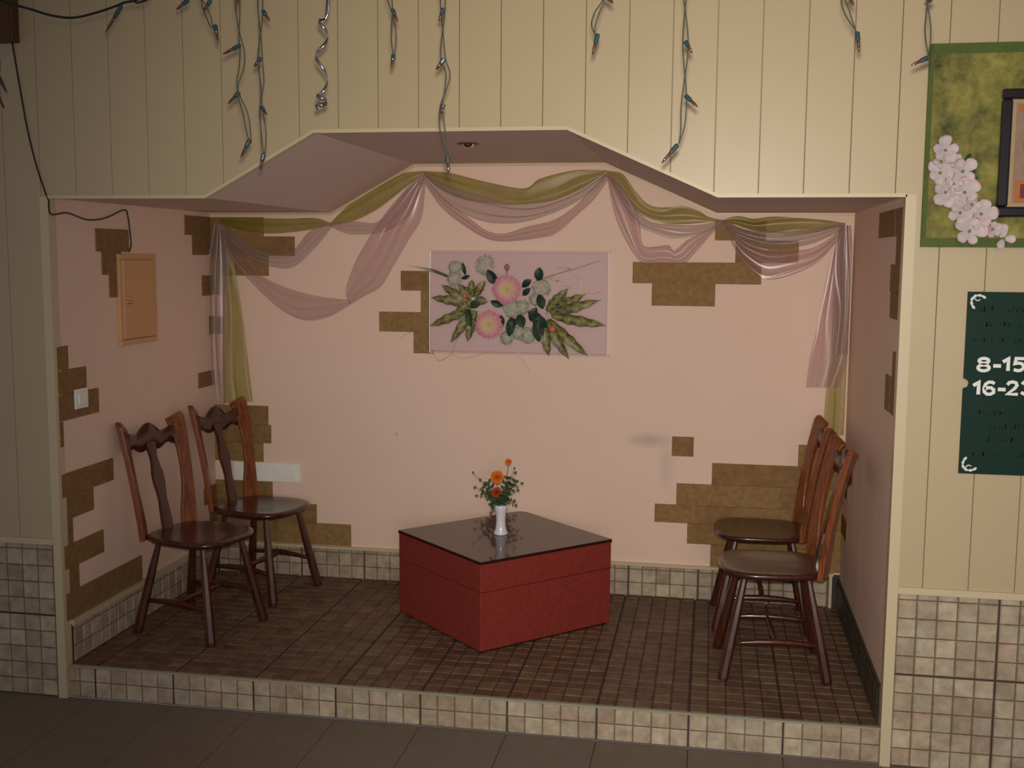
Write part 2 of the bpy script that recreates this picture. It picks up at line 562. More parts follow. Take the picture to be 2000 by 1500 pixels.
# ---- embossed tiles: each 0.34 m tile is one object with its 5 x 5 raised squares
PAL_W = [(0.57, 0.50, 0.39), (0.53, 0.44, 0.34), (0.53, 0.48, 0.39), (0.62, 0.55, 0.43), (0.50, 0.41, 0.32), (0.55, 0.47, 0.37)]
PAL_F = [(0.225, 0.150, 0.098), (0.205, 0.130, 0.095), (0.245, 0.172, 0.115), (0.185, 0.122, 0.090), (0.215, 0.148, 0.105)]
def tiles(parent, O, U, V, N, ul, vl, u_off, v_off, m, pal, th=0.005, cell=CELL, seed=1):
    """tiles a rectangle (ul x vl) from corner O; off = where the first joint falls"""
    rnd = random.Random(seed)
    O, U, V, N = Vector(O), Vector(U), Vector(V), Vector(N)
    def cuts(L, off):
        c = [0.0]
        p = off % SH
        while p < L - 1e-6:
            if p > 1e-6: c.append(p)
            p += SH
        c.append(L)
        return c
    cu, cv = cuts(ul, u_off), cuts(vl, v_off)
    for iu in range(len(cu) - 1):
        for iv in range(len(cv) - 1):
            a0, a1, b0, b1 = cu[iu], cu[iu + 1], cv[iv], cv[iv + 1]
            if a1 - a0 < 0.008 or b1 - b0 < 0.008:
                continue
            # true sheet origin (for cut tiles at the near side)
            sa = a1 - SH if (iu == 0 and a1 < ul) else a0
            sb = b1 - SH if (iv == 0 and b1 < vl) else b0
            mb = MB()
            g = 0.0022
            mb.face([O + U * (a0 + g) + V * (b0 + g) + N * th * 0.45, O + U * (a1 - g) + V * (b0 + g) + N * th * 0.45,
                     O + U * (a1 - g) + V * (b1 - g) + N * th * 0.45, O + U * (a0 + g) + V * (b1 - g) + N * th * 0.45], (0.17, 0.14, 0.105) if pal is PAL_W else (0.085, 0.058, 0.040))
            for i in range(5):
                for j in range(5):
                    p0, p1 = max(sa + i * cell, a0 + g), min(sa + (i + 1) * cell, a1 - g)
                    q0, q1 = max(sb + j * cell, b0 + g), min(sb + (j + 1) * cell, b1 - g)
                    if p1 - p0 < 0.01 or q1 - q0 < 0.01:
                        continue
                    s, e = 0.0016, 0.0050
                    c = rnd.choice(pal)
                    kf = rnd.uniform(0.9, 1.1)
                    c = tuple(x * kf for x in c)
                    lo = [(p0 + s, q0 + s), (p1 - s, q0 + s), (p1 - s, q1 - s), (p0 + s, q1 - s)]
                    hi = [(p0 + e, q0 + e), (p1 - e, q0 + e), (p1 - e, q1 - e), (p0 + e, q1 - e)]
                    L3 = [O + U * x + V * y + N * th * 0.45 for x, y in lo]
                    H3 = [O + U * x + V * y + N * (th + rnd.uniform(0, 0.0006)) for x, y in hi]
                    mb.face(H3, c)
                    for q in range(4):
                        r = (q + 1) % 4
                        mb.face([L3[q], L3[r], H3[r], H3[q]], c)
            # close the sides of the tile
            t = MB.build(mb, 'tile', m, parent)

# raised niche floor
pf = MB(); pf.box(0, W, 0.008, D, 0, PZ - 0.006)
floor_niche = tag(pf.build('floor_niche', M_grout), kind='structure')
JX = 1.147 - 3 * SH
tiles(floor_niche, (0, 0.012, PZ - 0.006), (1, 0, 0), (0, 1, 0), (0, 0, 1), W, D - 0.012, JX, SH, M_ftile, PAL_F, 0.006, seed=3)
# step riser
sr = MB(); sr.box(0.0, W, 0.002, 0.008, 0, PZ - 0.006)
riser = tag(sr.build('trim_step_riser', M_grout), kind='structure')
tiles(riser, (0, 0.002, 0), (1, 0, 0), (0, 0, 1), (0, -1, 0), W, PZ - 0.004, JX, SH, M_tile, PAL_W, 0.005, seed=4)
se = MB(); se.box(0.004, W - 0.004, -0.005, 0.011, PZ - 0.005, PZ + 0.001)
tag(se.build('trim_step_edge', mat('grey_green_edge_strip', (0.34, 0.34, 0.26), 0.4)), kind='structure')
# dado on the front wall
dl = MB(); dl.box(XL, -0.032, -0.004, -0.002, 0, DADO)
dado_l = tag(dl.build('wall_dado_left', M_grout), kind='structure')
tiles(dado_l, (XL, -0.004, 0), (1, 0, 0), (0, 0, 1), (0, -1, 0), -0.032 - XL, DADO, 0.25, SH, M_tile, PAL_W, 0.008, seed=5)
dr = MB(); dr.box(W + 0.032, XR, -0.004, -0.002, 0, DADO)
dado_r = tag(dr.build('wall_dado_right', M_grout), kind='structure')
tiles(dado_r, (W + 0.032, -0.004, 0), (1, 0, 0), (0, 0, 1), (0, -1, 0), XR - W - 0.032, DADO, SH, SH, M_tile, PAL_W, 0.008, seed=6)
# tiled baseboards in the niche
bb = MB(); bb.box(0, W, D - 0.008, D, PZ, PZ + BB)
b_back = tag(bb.build('baseboard_back', M_grout), kind='structure')
tiles(b_back, (0.012, D - 0.008, PZ), (1, 0, 0), (0, 0, 1), (0, -1, 0), W - 0.06, BB - 0.004, JX, SH, M_tile, PAL_W, 0.006, seed=7)
bl = MB(); bl.box(0, 0.008, 0.03, D - 0.008, PZ, PZ + BB)
b_left = tag(bl.build('baseboard_left', M_grout), kind='structure')
tiles(b_left, (0.008, 0.03, PZ), (0, 1, 0), (0, 0, 1), (1, 0, 0), D - 0.05, BB - 0.004, SH, SH, M_tile, PAL_W, 0.006, seed=8)
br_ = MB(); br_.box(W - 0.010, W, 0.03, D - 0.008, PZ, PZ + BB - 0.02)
M_dtile = mat('shaded_skirting_tile', (0.12, 0.12, 0.11), 0.5, attr='tint', noise=(20, (0.08, 0.08, 0.075), 0.3))  # same tile as other baseboards, with the chairs' shade painted into the colour
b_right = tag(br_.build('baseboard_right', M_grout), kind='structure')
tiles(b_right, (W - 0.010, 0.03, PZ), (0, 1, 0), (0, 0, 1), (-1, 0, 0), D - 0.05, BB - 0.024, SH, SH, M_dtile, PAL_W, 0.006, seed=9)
for nm, bx in (('trim_6', (0.014, W - 0.03, D - 0.017, D, PZ + BB - 0.006, PZ + BB + 0.008)), ('trim_7', (0.0, 0.016, 0.03, D - 0.014, PZ + BB - 0.006, PZ + BB + 0.020)),
               ('trim_8', (W - 0.050, W - 0.036, D - 0.018, D, PZ, PZ + BB + 0.006))):
    t = MB(); t.box(*bx)
    tag(t.build(nm, M_trim), kind='structure')

# main room floor, tile by tile where the photograph shows it
fl = MB(); fl.box(XL, XR, -6.5, 0.0, -0.05, -0.006)
floor = tag(fl.build('floor', M_grout), kind='structure')
base = None
for ix in range(-6, 11):
    for iy in range(0, 4):
        xa = JX + ix * SH
        if xa < XL or xa + SH > XR: continue
        if base is None:
            tm = MB()
            g = 0.0015
            tm.box(g, SH - g, g, SH - g, -0.006, 0.0)
            o = tm.build('floor_tile', M_floor, floor, bevel=0)
            base = o.data
        else:
            o = bpy.data.objects.new('floor_tile', base)
            COL.objects.link(o); o.parent = floor
        o.location = (xa, -SH * (iy + 1), 0)
ft = MB(); ft.box(XL, XR, -6.5, -SH * 4, -0.006, 0.0)
tag(ft.build('floor_far', M_floor), kind='structure')
rc = MB(); rc.box(XL, XR, -6.5, 0.0, ROOMH, ROOMH + 0.05)
tag(rc.build('ceiling', mat('white_ceiling', (0.62, 0.56, 0.46), 0.8)), kind='structure')

# ---- brown brick patches, brick by brick
BRH = 0.0995
def bricks(parent, rects, place, m, seed=0, L=0.2):
    """rects: (u0, u1, z0, z1, first joint offset) on a wall; place(u, z, depth) -> point"""
    rnd = random.Random(seed)
    for (u0, u1, z0, z1, off) in rects:
        z1 += 0.0009
        cutsu = [u0]
        p = u0 + off
        while p < u1 - 0.03:
            if p > u0 + 0.02: cutsu.append(p)
            p += L
        cutsu.append(u1)
        for a, b in zip(cutsu[:-1], cutsu[1:]):
            g = 0.0002
            t = rnd.uniform(0.0035, 0.005)
            lo = [place(a + g, z0 + g, 0), place(b - g, z0 + g, 0), place(b - g, z1 - g, 0), place(a + g, z1 - g, 0)]
            e = 0.0014
            hi = [place(a + e, z0 + e, t), place(b - e, z0 + e, t), place(b - e, z1 - e, t), place(a + e, z1 - e, t)]
            mid = [place(a + g, z0 + g, t - .0015), place(b - g, z0 + g, t - .0015), place(b - g, z1 - g, t - .0015), place(a + g, z1 - g, t - .0015)]
            mb = MB()
            n = 0
            mb.v = [tuple(p) for p in lo + mid + hi]
            for q in range(4):
                r = (q + 1) % 4
                mb.f += [(q, r, 4 + r, 4 + q), (4 + q, 4 + r, 8 + r, 8 + q)]
            mb.f += [(8, 9, 10, 11), (3, 2, 1, 0)]
            mb.c = [(1, 1, 1)] * len(mb.f)
            mb.build('brick', rnd.choice((m, m, M_brick2)), parent)
pb = lambda u, z, d: (u, D - d, z)
pl = lambda u, z, d: (d, u, z)
pr = lambda u, z, d: (W - d, u, z)
R = 0.0995
back_rects = [
    # top left, behind the swags
    (0.0, 0.292, 1.904, 2.0, 0.1), (0.0, 0.458, 1.805, 1.903, 0.2), (0.0, 0.316, 1.703, 1.804, 0.1),
    (0.0, 0.05, 1.603, 1.702, 0.2), (0.0, 0.06, 1.40, 1.49, 0.2),
    # lower left behind the chairs
    (0.0, 0.300, 0.930, 1.028, 0.1), (0.0, 0.314, 0.832, 0.929, 0.2), (0.0, 0.27, 0.733, 0.831, 0.1),
    (0.0, 0.317, 0.520, 0.628, 0.1), (0.0, 0.558, 0.421, 0.519, 0.16), (0.0, 0.744, 0.306, 0.420, 0.14),
    # beside the flower picture
    (1.016, 1.190, 1.637, 1.735, 0.2), (1.119, 1.190, 1.530, 1.636, 0.2), (0.902, 1.190, 1.429, 1.529, 0.1), (1.081, 1.190, 1.322, 1.428, 0.2),
    # top right
    (2.563, 2.80, 1.894, 1.99, 0.1), (2.661, 2.953, 1.790, 1.893, 0.1), (2.176, 2.785, 1.687, 1.789, 0.2), (2.270, 2.572, 1.580, 1.686, 0.2),
    # single brick
    (2.384, 2.489, 0.847, 0.943, 0.2),
    # lower right
    (2.985, 3.2, 0.820, 0.924, 0.1), (2.580, 3.2, 0.713, 0.819, 0.2), (2.411, 3.2, 0.606, 0.712, 0.1), (2.307, 3.2, 0.514, 0.605, 0.2),
    (2.468, 3.2, 0.413, 0.513, 0.1), (2.583, 3.2, 0.305, 0.412, 0.2)]
bricks(wall_back, back_rects, pb, M_brick, 11)
left_rects = [
    (0.0, 0.082, 1.345, 1.440, 0.2), (0.0, 0.211, 1.245, 1.344, 0.1), (0.0, 0.300, 1.140, 1.244, 0.2), (0.0, 0.029, 1.035, 1.139, 0.2), (0.0, 0.027, 0.925, 1.034, 0.2),
    (0.0, 0.396, 0.828, 0.924, 0.2), (0.0, 0.234, 0.732, 0.827, 0.1), (0.0, 0.072, 0.630, 0.731, 0.2), (0.0, 0.301, 0.530, 0.629, 0.1), (0.0, 0.105, 0.432, 0.529, 0.2), (0.0, 0.618, 0.3165, 0.431, 0.2),
    (0.318, 0.588, 1.819, 1.915, 0.1), (0.361, 0.52, 1.720, 1.818, 0.2), (0.416, 0.52, 1.622, 1.719, 0.2),
    (1.131, 1.418, 1.905, 2.000, 0.1), (1.208, 1.418, 1.807, 1.904, 0.2), (1.306, 1.418, 1.600, 1.702, 0.2), (1.38, 1.418, 1.396, 1.493, 0.2),
    (1.240, 1.418, 1.132, 1.210, 0.2), (1.270, 1.418, 0.518, 0.606, 0.2), (1.33, 1.418, 0.415, 0.517, 0.2), (1.20, 1.418, 0.318, 0.414, 0.1)]
bricks(wall_left, left_rects, pl, M_brick2, 12)
right_rects = [(0.031, 0.585, 1.893, 1.990, 0.15), (0.031, 0.142, 1.793, 1.892, 0.2), (0.031, 0.245, 1.694, 1.792, 0.1), (0.031, 0.215, 1.600, 1.693, 0.2),
    (0.031, 0.106, 1.392, 1.485, 0.2), (0.031, 0.245, 1.262, 1.391, 0.1), (1.22, 1.418, 0.70, 0.79, 0.1), (1.20, 1.418, 0.51, 0.60, 0.1)]
bricks(wall_right, right_rects, pr, M_brick2, 13)

# round recessed lamp in the niche ceiling
cf = empty('ceiling_lamp', (1.574, 0.445, H2))
tag(cf, 'small round recessed spot lamp with brass ring and shiny lens in the alcove ceiling', 'ceiling lamp')
m_ = MB(); m_.lathe([(0.030, 0), (0.034, -0.004), (0.040, -0.006), (0.045, -0.003), (0.046, 0)], sides=28); m_.build('ring', M_brass, cf, True)
m_ = MB(); m_.lathe([(0.030, -0.001), (0.026, -0.004), (0.022, -0.010), (0.014, -0.018), (0.0, -0.021)], sides=24); m_.build('lens', M_steel, cf, True)

# ------------------------------------------------------------------ chairs
SEATH = 0.44
def make_chair():
    root = empty('dining_chair')
    # seat: D outline, wider at the front, dished top, undercut edge
    def outline(inset, n=48):
        pts = []
        for k in range(n):
            a = 2 * pi * k / n
            ca, sa = cos(a), sin(a)
            e = 0.62
            x = (abs(ca) ** e) * (1 if ca > 0 else -1)
            y = (abs(sa) ** e) * (1 if sa > 0 else -1)
            X = 0.205 * x
            Wd = 0.208 - 0.018 * (1 - (X + 0.2) / 0.4)
            pts.append((X * (1 - inset / 0.2) + 0.005 + (0.012 * (1 - y * y) if x > 0 else 0), Wd * y * (1 - inset / 0.2)))
        return pts
    sb = MB()
    rows = []
    for inset, z in ((0.19, -0.006), (0.14, -0.006), (0.08, -0.003), (0.03, 0.0), (0.008, 0.0), (0.0, -0.006), (0.0, -0.016), (0.012, -0.027), (0.035, -0.034), (0.12, -0.034), (0.19, -0.034)):
        rows.append([Vector((x, y, SEATH + z)) for x, y in outline(inset)])
    sb.grid(rows, close=True)
    n = len(rows[0])
    sb.ring_cap(0, n); sb.ring_cap(n * (len(rows) - 1), n, flip=True)
    sb.build('seat', M_seat, root, True)
    # splayed legs thickening downwards, octagonal
    tops = {(1, 1): (0.125, 0.130), (1, -1): (0.125, -0.130), (-1, 1): (-0.125, 0.115), (-1, -1): (-0.125, -0.115)}
    feet = {(1, 1): (0.205, 0.190), (1, -1): (0.205, -0.190), (-1, 1): (-0.205, 0.180), (-1, -1): (-0.205, -0.180)}
    for kk in tops:
        a = Vector((*tops[kk], SEATH - 0.03)); b = Vector((*feet[kk], 0.0))
        lm = MB()
        ps = [a.lerp(b, t) for t in (0, 0.05, 0.35, 0.7, 0.97, 1)]
        lm.tube(ps, [0.013, 0.0135, 0.0185, 0.022, 0.0225, 0.020], 8)
        lm.build('leg', M_wood, root)
    def legpt(kk, z):
        a = Vector((*tops[kk], SEATH - 0.03)); b = Vector((*feet[kk], 0.0))
        return a.lerp(b, 1 - z / (SEATH - 0.03))
    for s in (1, -1):
        p, q = legpt((-1, s), 0.145), legpt((1, s), 0.145)
        st = MB()
        st.tube([p.lerp(q, t) + Vector((0, 0, 0.012 * sin(pi * t))) for t in (0, 0.15, 0.3, 0.5, 0.7, 0.85, 1)], [0.008, 0.010, 0.0125, 0.0145, 0.0125, 0.010, 0.008], 10)
        st.build('stretcher', M_wood, root, True)
    st = MB()
    p = (legpt((-1, 1), 0.145) + legpt((1, 1), 0.145)) / 2 + Vector((0, 0, 0.012))
    q = (legpt((-1, -1), 0.145) + legpt((1, -1), 0.145)) / 2 + Vector((0, 0, 0.012))
    st.tube([p.lerp(q, t) for t in (0, 0.1, 0.25, 0.4, 0.5, 0.6, 0.75, 0.9, 1)], [0.007, 0.009, 0.013, 0.011, 0.014, 0.011, 0.013, 0.009, 0.007], 10)
    st.build('stretcher', M_wood, root, True)
    # back posts: flat boards turned inwards, straight outer and wavy inner edge
    BH = 0.505
    th = 0.011
    def bx(z):      # lean with slight curve
        t = z / BH
        return -0.165 - 0.050 * t - 0.040 * t * t
    def by(z):
        return 0.158 + 0.030 * (z / BH)
    prof = [(-0.02, 0.072), (0.03, 0.072), (0.08, 0.068), (0.13, 0.060), (0.19, 0.054), (0.26, 0.053), (0.33, 0.057), (0.38, 0.066), (0.42, 0.076), (0.46, 0.084), (0.485, 0.088), (BH, 0.080)]
    for s in (1, -1):
        ang = radians(-28)
        wd = Vector((sin(ang), -s * cos(ang), 0))       # from the outer edge inwards and forward
        nn = Vector((cos(ang), s * sin(ang), 0))
        mb = MB()
        rows = []
        for i, (z, wid) in enumerate(prof):
            out = Vector((bx(z), s * (by(z) + 0.020), SEATH + z)) - wd * 0.008
            inn = out + wd * wid
            zo = 0.0
            if i == len(prof) - 1:
                inn.z -= 0.030; out += wd * 0.012
            if i == len(prof) - 2:
                inn.z -= 0.016
            rows.append([out - nn * th, out + nn * th, out + wd * 0.003 + nn * (th + 0.002), inn - wd * 0.003 + nn * (th + 0.001), inn + nn * (th - 0.002), inn - nn * (th - 0.002)])
        mb.grid(rows, close=True)
        mb.ring_cap(0, 6); mb.ring_cap(6 * (len(rows) - 1), 6, flip=True)
        o = mb.build('back_post', M_post, root, bevel=0.0025)
    # crest rail: curved board with a wavy top and bottom outline
    N = 25
    front, backr = [], []
    yw = 0.150
    cr = MB()
    rows = []
    for i in range(N):
        t = -1 + 2 * i / (N - 1)
        zt = 0.436 + 0.034 * math.exp(-(t / 0.42) ** 2) + 0.012 * cos(t * pi * 2.0) * (1 if abs(t) > 0.4 else 0.6)
        zb = 0.362 - 0.014 * math.exp(-(t / 0.38) ** 2) + 0.010 * cos(t * pi * 2.6)
        x = bx(0.42) - 0.026 - 0.012 * (1 - t * t)
        y = yw * t
        c = [Vector((x + 0.012, y, SEATH + zb + 0.004)), Vector((x + 0.013, y, SEATH + (zt + zb) / 2)), Vector((x + 0.010, y, SEATH + zt - 0.004)), Vector((x, y, SEATH + zt)),
             Vector((x - 0.012, y, SEATH + zt - 0.004)), Vector((x - 0.012, y, SEATH + zb + 0.004)), Vector((x, y, SEATH + zb))]
        rows.append(c)
    cr.grid(rows, close=True)
    cr.ring_cap(0, 7); cr.ring_cap(7 * (N - 1), 7, flip=True)
    cr.build('crest_rail', M_wood, root, True)
    # centre splat with wavy outline
    sp = MB()
    rows = []
    sprof = [(-0.02, 0.032), (0.04, 0.032), (0.09, 0.029), (0.13, 0.025), (0.17, 0.029), (0.21, 0.036), (0.25, 0.034), (0.29, 0.024), (0.32, 0.021), (0.35, 0.026), (0.39, 0.033)]
    for z, hw in sprof:
        x = bx(z) - 0.006 - 0.030 * (z / 0.4)
        rows.append([Vector((x - 0.008, -hw, SEATH + z)), Vector((x + 0.007, -hw + 0.002, SEATH + z)), Vector((x + 0.008, 0, SEATH + z)), Vector((x + 0.007, hw - 0.002, SEATH + z)), Vector((x - 0.008, hw, SEATH + z))])
    sp.grid(rows, close=True)
    sp.ring_cap(0, 5); sp.ring_cap(5 * (len(rows) - 1), 5, flip=True)
    sp.build('splat', M_wood, root, bevel=0.002)
    return root
CH = [((0.320, 0.550), -13, 'dark wooden chair standing nearest the front beside the left wall, below the peach cabinet'),
      ((0.372, 1.130), -14, 'dark wooden chair in the back left corner, in front of the white wall plate'),
      ((2.835, 0.560), 183, 'dark wooden chair standing nearest the front by the right wall, seen from its side'),
      ((2.815, 1.150), 181, 'dark wooden chair in the back right corner, mostly hidden behind another chair')]
proto = make_chair()
for i, ((cx_, cy_), a, lb) in enumerate(CH):
    c = proto if i == 0 else copy_tree(proto)
    c.location = (cx_, cy_, PZ + 0.0005)
    c.rotation_euler = (0, 0, radians(a))
    tag(c, lb, 'chair', 'dark wooden chairs in the alcove')

# ------------------------------------------------------------------ low table
TC = Vector((1.637, 0.945)); TB = 0.400
cn = [Vector((1.632, 0.447)), Vector((2.140, 0.955)), Vector((1.640, 1.440)), Vector((1.140, 0.920))]
tb = empty('low_table', (TC.x, TC.y, PZ))
tag(tb, 'low square red-brown box table with dark polished top, turned corner-on in the alcove', 'table')
def quad(sc, z0, z1):
    return [(((c - TC) * sc).x, ((c - TC) * sc).y, z0) for c in cn], (0, 0, z1 - z0)
m_ = MB(); m_.prism(*quad(0.955, 0.0, 0.012)); m_.build('plinth', M_edge, tb)
m_ = MB(); m_.prism(*quad(0.990, 0.010, 0.264)); m_.build('body', M_red, tb, bevel=0.003)
m_ = MB(); m_.prism(*quad(0.992, 0.2655, 0.388)); m_.build('upper_band', M_red, tb, bevel=0.003)
m_ = MB(); m_.prism(*quad(0.984, 0.255, 0.270)); m_.build('shadow_joint', M_edge, tb)
m_ = MB(); m_.prism(*quad(1.0, 0.387, TB - 0.0008)); m_.build('top_edge', M_edge, tb, bevel=0.002)
m_ = MB(); m_.prism(*quad(0.994, TB - 0.0012, TB)); m_.build('table_top', M_top, tb)

# vase with marigolds
vp = un(978, 1043, 2, PZ + TB)
VH = 0.138
vs = empty('vase', (vp.x, vp.y, PZ + TB + 0.0003))
tag(vs, 'small white porcelain vase with narrow waist standing on the low table', 'vase')
m_ = MB()
m_.lathe([(0.0, 0.0), (0.031, 0.0), (0.033, 0.004), (0.032, 0.009), (0.026, 0.022), (0.0225, 0.045), (0.0215, 0.068), (0.0235, 0.090), (0.028, 0.110), (0.0315, 0.122), (0.0315, 0.130), (0.029, VH), (0.026, VH), (0.027, 0.125), (0.020, 0.09), (0.018, 0.03), (0.0, 0.02)], sides=40)
m_.build('body', M_white, vs, True)
vz = PZ + TB + VH
vy = vp.y
def leaf_mesh(mb, a, b, wid, n=Vector((0, -1, 0)), curl=0.0, seg=6, lobes=0, col=(1, 1, 1), fold=0.25, rim=None):
    a, b = Vector(a), Vector(b)
    d = b - a
    L = d.length
    t = d.normalized()
    s = t.cross(n).normalized()
    rows = []
    for i in range(seg + 1):
        u = i / seg
        w_ = wid * (sin(pi * min(u * 0.93 + 0.07, 1)) ** 0.8) * (1 + (0.22 if i % 2 else -0.1) * (lobes > 0))
        if i == seg: w_ = wid * 0.03
        c = a + d * u + n * (curl * L * sin(pi * u))
        rows.append([c - s * w_ + n * fold * w_, c, c + s * w_ + n * fold * w_])
    mb.grid(rows, col)
    if rim:
        k = 2 * seg
        for i in range(seg):
            e0, e1 = [tuple(lerp(x, y, 0.5) for x, y in zip(rim, col)) if (i + q) % 2 else rim for q in (0, 1)]
            mb.c[len(mb.c) - k + 2 * i] = (e0, col, col, e1)
            mb.c[len(mb.c) - k + 2 * i + 1] = (col, e0, e1, col)
def ball_flower(mb, c, R, layers=5, n0=10, col=(1, 1, 1), facing=Vector((0, -1, 0)), petal=0.6, flat=1.0):
    """many layered petals over a dome"""
    f = facing.normalized()
    a = f.orthogonal().normalized(); b = f.cross(a)
    for l in range(layers):
        th_ = (l + 0.4) / layers * pi * 0.52
        k = max(4, int(n0 * sin(th_) + 3))
        for i in range(k):
            ph = 2 * pi * (i + 0.5 * (l % 2)) / k + random.uniform(-.1, .1)
            dr_ = (a * cos(ph) + b * sin(ph))
            pos = c + (f * cos(th_) * flat + dr_ * sin(th_)) * R * 0.55
            tip = c + (f * cos(th_ + 0.15) * flat + dr_ * sin(th_ + 0.15)) * R * random.uniform(0.92, 1.05)
            nn_ = (f * sin(th_) * -1 + dr_ * cos(th_) + f).normalized()
            leaf_mesh(mb, pos, tip, R * petal * 0.33, (f * 0.8 + dr_ * 0.2).normalized(), 0.1, 3, 0, col)
def vpt(px, py, dy=0.0):
    return un(px, py, 1, vy + dy)
def wp(root, p):       # world -> local of an unrotated root
    return Vector(p) - root.location
VC = Vector((vp.x, vy, vz - 0.02))
marigolds = [((971, 932), 14, M_orange, 'orange marigold bloom largest of the bunch in the white vase', -0.02),
             ((993, 902), 7, M_orange, 'small orange marigold bloom standing highest above the white vase', 0.0),
             ((970, 962), 11, M_dor, 'dark red-orange marigold bloom just above the rim of the white vase', -0.03)]
for (px, py), r, m, lb, dy in marigolds:
    c = vpt(px, py, dy)
    R_ = r / 440
    root = empty('marigold', c)
    tag(root, lb, 'flower', 'marigolds in the white vase')
    mb = MB(); ball_flower(mb, Vector((0, 0, 0)), R_, 6, 11, facing=Vector((0.1, -0.8, 0.45)), petal=0.9, flat=0.9)
    mb.build('bloom', m, root)
    mb = MB(); mb.lathe([(0.0, -0.6 * R_), (0.35 * R_, -0.5 * R_), (0.5 * R_, 0.0), (0.3 * R_, 0.1 * R_)], sides=8); mb.build('calyx', M_leaf, root, True)
    mb = MB()
    e = VC - c
    mb.tube(smooth_path([(0, 0.002, -0.4 * R_), (e.x * 0.35, e.y * 0.5, e.z * 0.5), (e.x, e.y, e.z)], 7), 0.0014, 5)
    mb.build('stem', M_stem, root, True)
gr = [((943, 925), (925, 925)), ]
foliage_root = empty('greenery_bunch', VC)
tag(foliage_root, 'feathery green leaf sprigs around the marigolds in the white vase', 'foliage')
sprigs = [((940, 938), 0.0, 0), ((930, 952), -0.02, 0), ((933, 968), -0.02, 0), ((945, 962), -0.03, 1), ((955, 945), 0.01, 1), ((958, 970), -0.04, 1), ((986, 958), 0.0, 1), ((990, 935), 0.01, 1), ((1003, 940), 0.01, 1),
          ((1018, 945), 0.0, 0), ((1010, 958), -0.02, 0), ((1003, 978), -0.03, 0), ((1006, 925), 0.02, 0), ((962, 985), -0.035, 1), ((990, 975), -0.03, 1), ((1006, 986), -0.03, 0), ((960, 1000), -0.035, 0), ((978, 968), -0.04, 1), ((948, 950), 0.015, 1), ((998, 948), -0.02, 1)]
for (px, py), dy, dense in sprigs:
    tip = vpt(px, py, dy) - VC
    mb = MB()
    path = smooth_path([(0, 0, 0), tip * 0.55 + Vector((0, 0, 0.02)), tip], 7)
    mb.tube(path, 0.0009, 4)
    for i in range(2, 7):
        for s in (-1, 1):
            d = (path[i] - path[i - 1]).normalized()
            sd = Vector((d.z, 0, -d.x)) * s
            ln = (0.026 if dense else 0.015) * random.uniform(0.7, 1.1)
            leaf_mesh(mb, path[i], path[i] + (d * 0.7 + sd * 0.9 + Vector((0, random.uniform(-.5, .3), 0))).normalized() * ln, ln * (0.26 if dense else 0.16), Vector((0.1, -0.9, 0.3)).normalized(), 0.1, 3)
    leaf_mesh(mb, path[-1], path[-1] + (path[-1] - path[-2]).normalized() * 0.016, 0.003, Vector((0, -1, 0)), 0, 3)
    mb.build('sprig', M_leaf, foliage_root)
for (px, py) in ((926, 925), (1004, 917)):
    tip = vpt(px, py, 0.01) - VC
    mb = MB(); mb.tube(smooth_path([(0, 0, 0), tip * 0.5 + Vector((0, 0, 0.01)), tip], 6), 0.0009, 4)
    mb.build('stem', M_stem, foliage_root)
    mb = MB(); mb.tube([tip, tip * 1.03, tip * 1.07], [0.001, 0.0042, 0.001], 7); mb.build('bud', mat('brown_bud', (0.11, 0.07, 0.035), 0.6), foliage_root, True)

# ------------------------------------------------------------------ left wall things
cb = empty('wall_cabinet', (0, 0.478, 1.409))
tag(cb, 'small peach painted cabinet door set in the left alcove wall', 'cabinet')
def abox(name, m, parent, *b, bevel=0):
    q = MB(); q.box(*b); return q.build(name, m, parent, bevel=bevel)
CW, CHh = 0.326, 0.400
abox('frame', M_cab, cb, 0.0005, 0.016, 0, CW, 0, 0.022, bevel=0.002)
abox('frame', M_cab, cb, 0.0005, 0.016, 0, CW, CHh - 0.022, CHh, bevel=0.002)
abox('frame', M_cab, cb, 0.0005, 0.016, 0, 0.022, 0.022, CHh - 0.022, bevel=0.002)
abox('frame', M_cab, cb, 0.0005, 0.016, CW - 0.022, CW, 0.022, CHh - 0.022, bevel=0.002)
dr_ = abox('door', M_cab, cb, 0.0005, 0.021, 0.026, CW - 0.026, 0.026, CHh - 0.026, bevel=0.003)
m_ = MB(); m_.lathe([(0.0, 0.0), (0.009, 0.0), (0.009, 0.003), (0.004, 0.004), (0.004, 0.010), (0.008, 0.013), (0.008, 0.019), (0.0, 0.022)], (0.021, 0.055, 0.188), 16, axis=Vector((1, 0, 0)))
k_ = m_.build('handle', M_steel, dr_, True); k_['label'] = 'small metal knob'
sw = empty('light_switch', (0, 0.107, 1.175))
tag(sw, 'white plastic wall switch on the brown bricks of the left wall', 'switch')
abox('plate', M_wplast, sw, 0.005, 0.013, 0, 0.098, 0, 0.083, bevel=0.004)
abox('rocker', M_wplast, sw, 0.013, 0.021, 0.016, 0.082, 0.014, 0.069, bevel=0.004)
wpt = empty('wall_plate', (0.105, D, 0.632))
tag(wpt, 'long white blank plate on the back wall behind the left chairs', 'wall plate')
abox('cover', M_wplast, wpt, 0.0, 0.367, -0.012, -0.0005, 0.0, 0.100, bevel=0.003)
abox('cover', M_wplast, wpt, 0.22, 0.345, -0.016, -0.012, 0.018, 0.075, bevel=0.003)

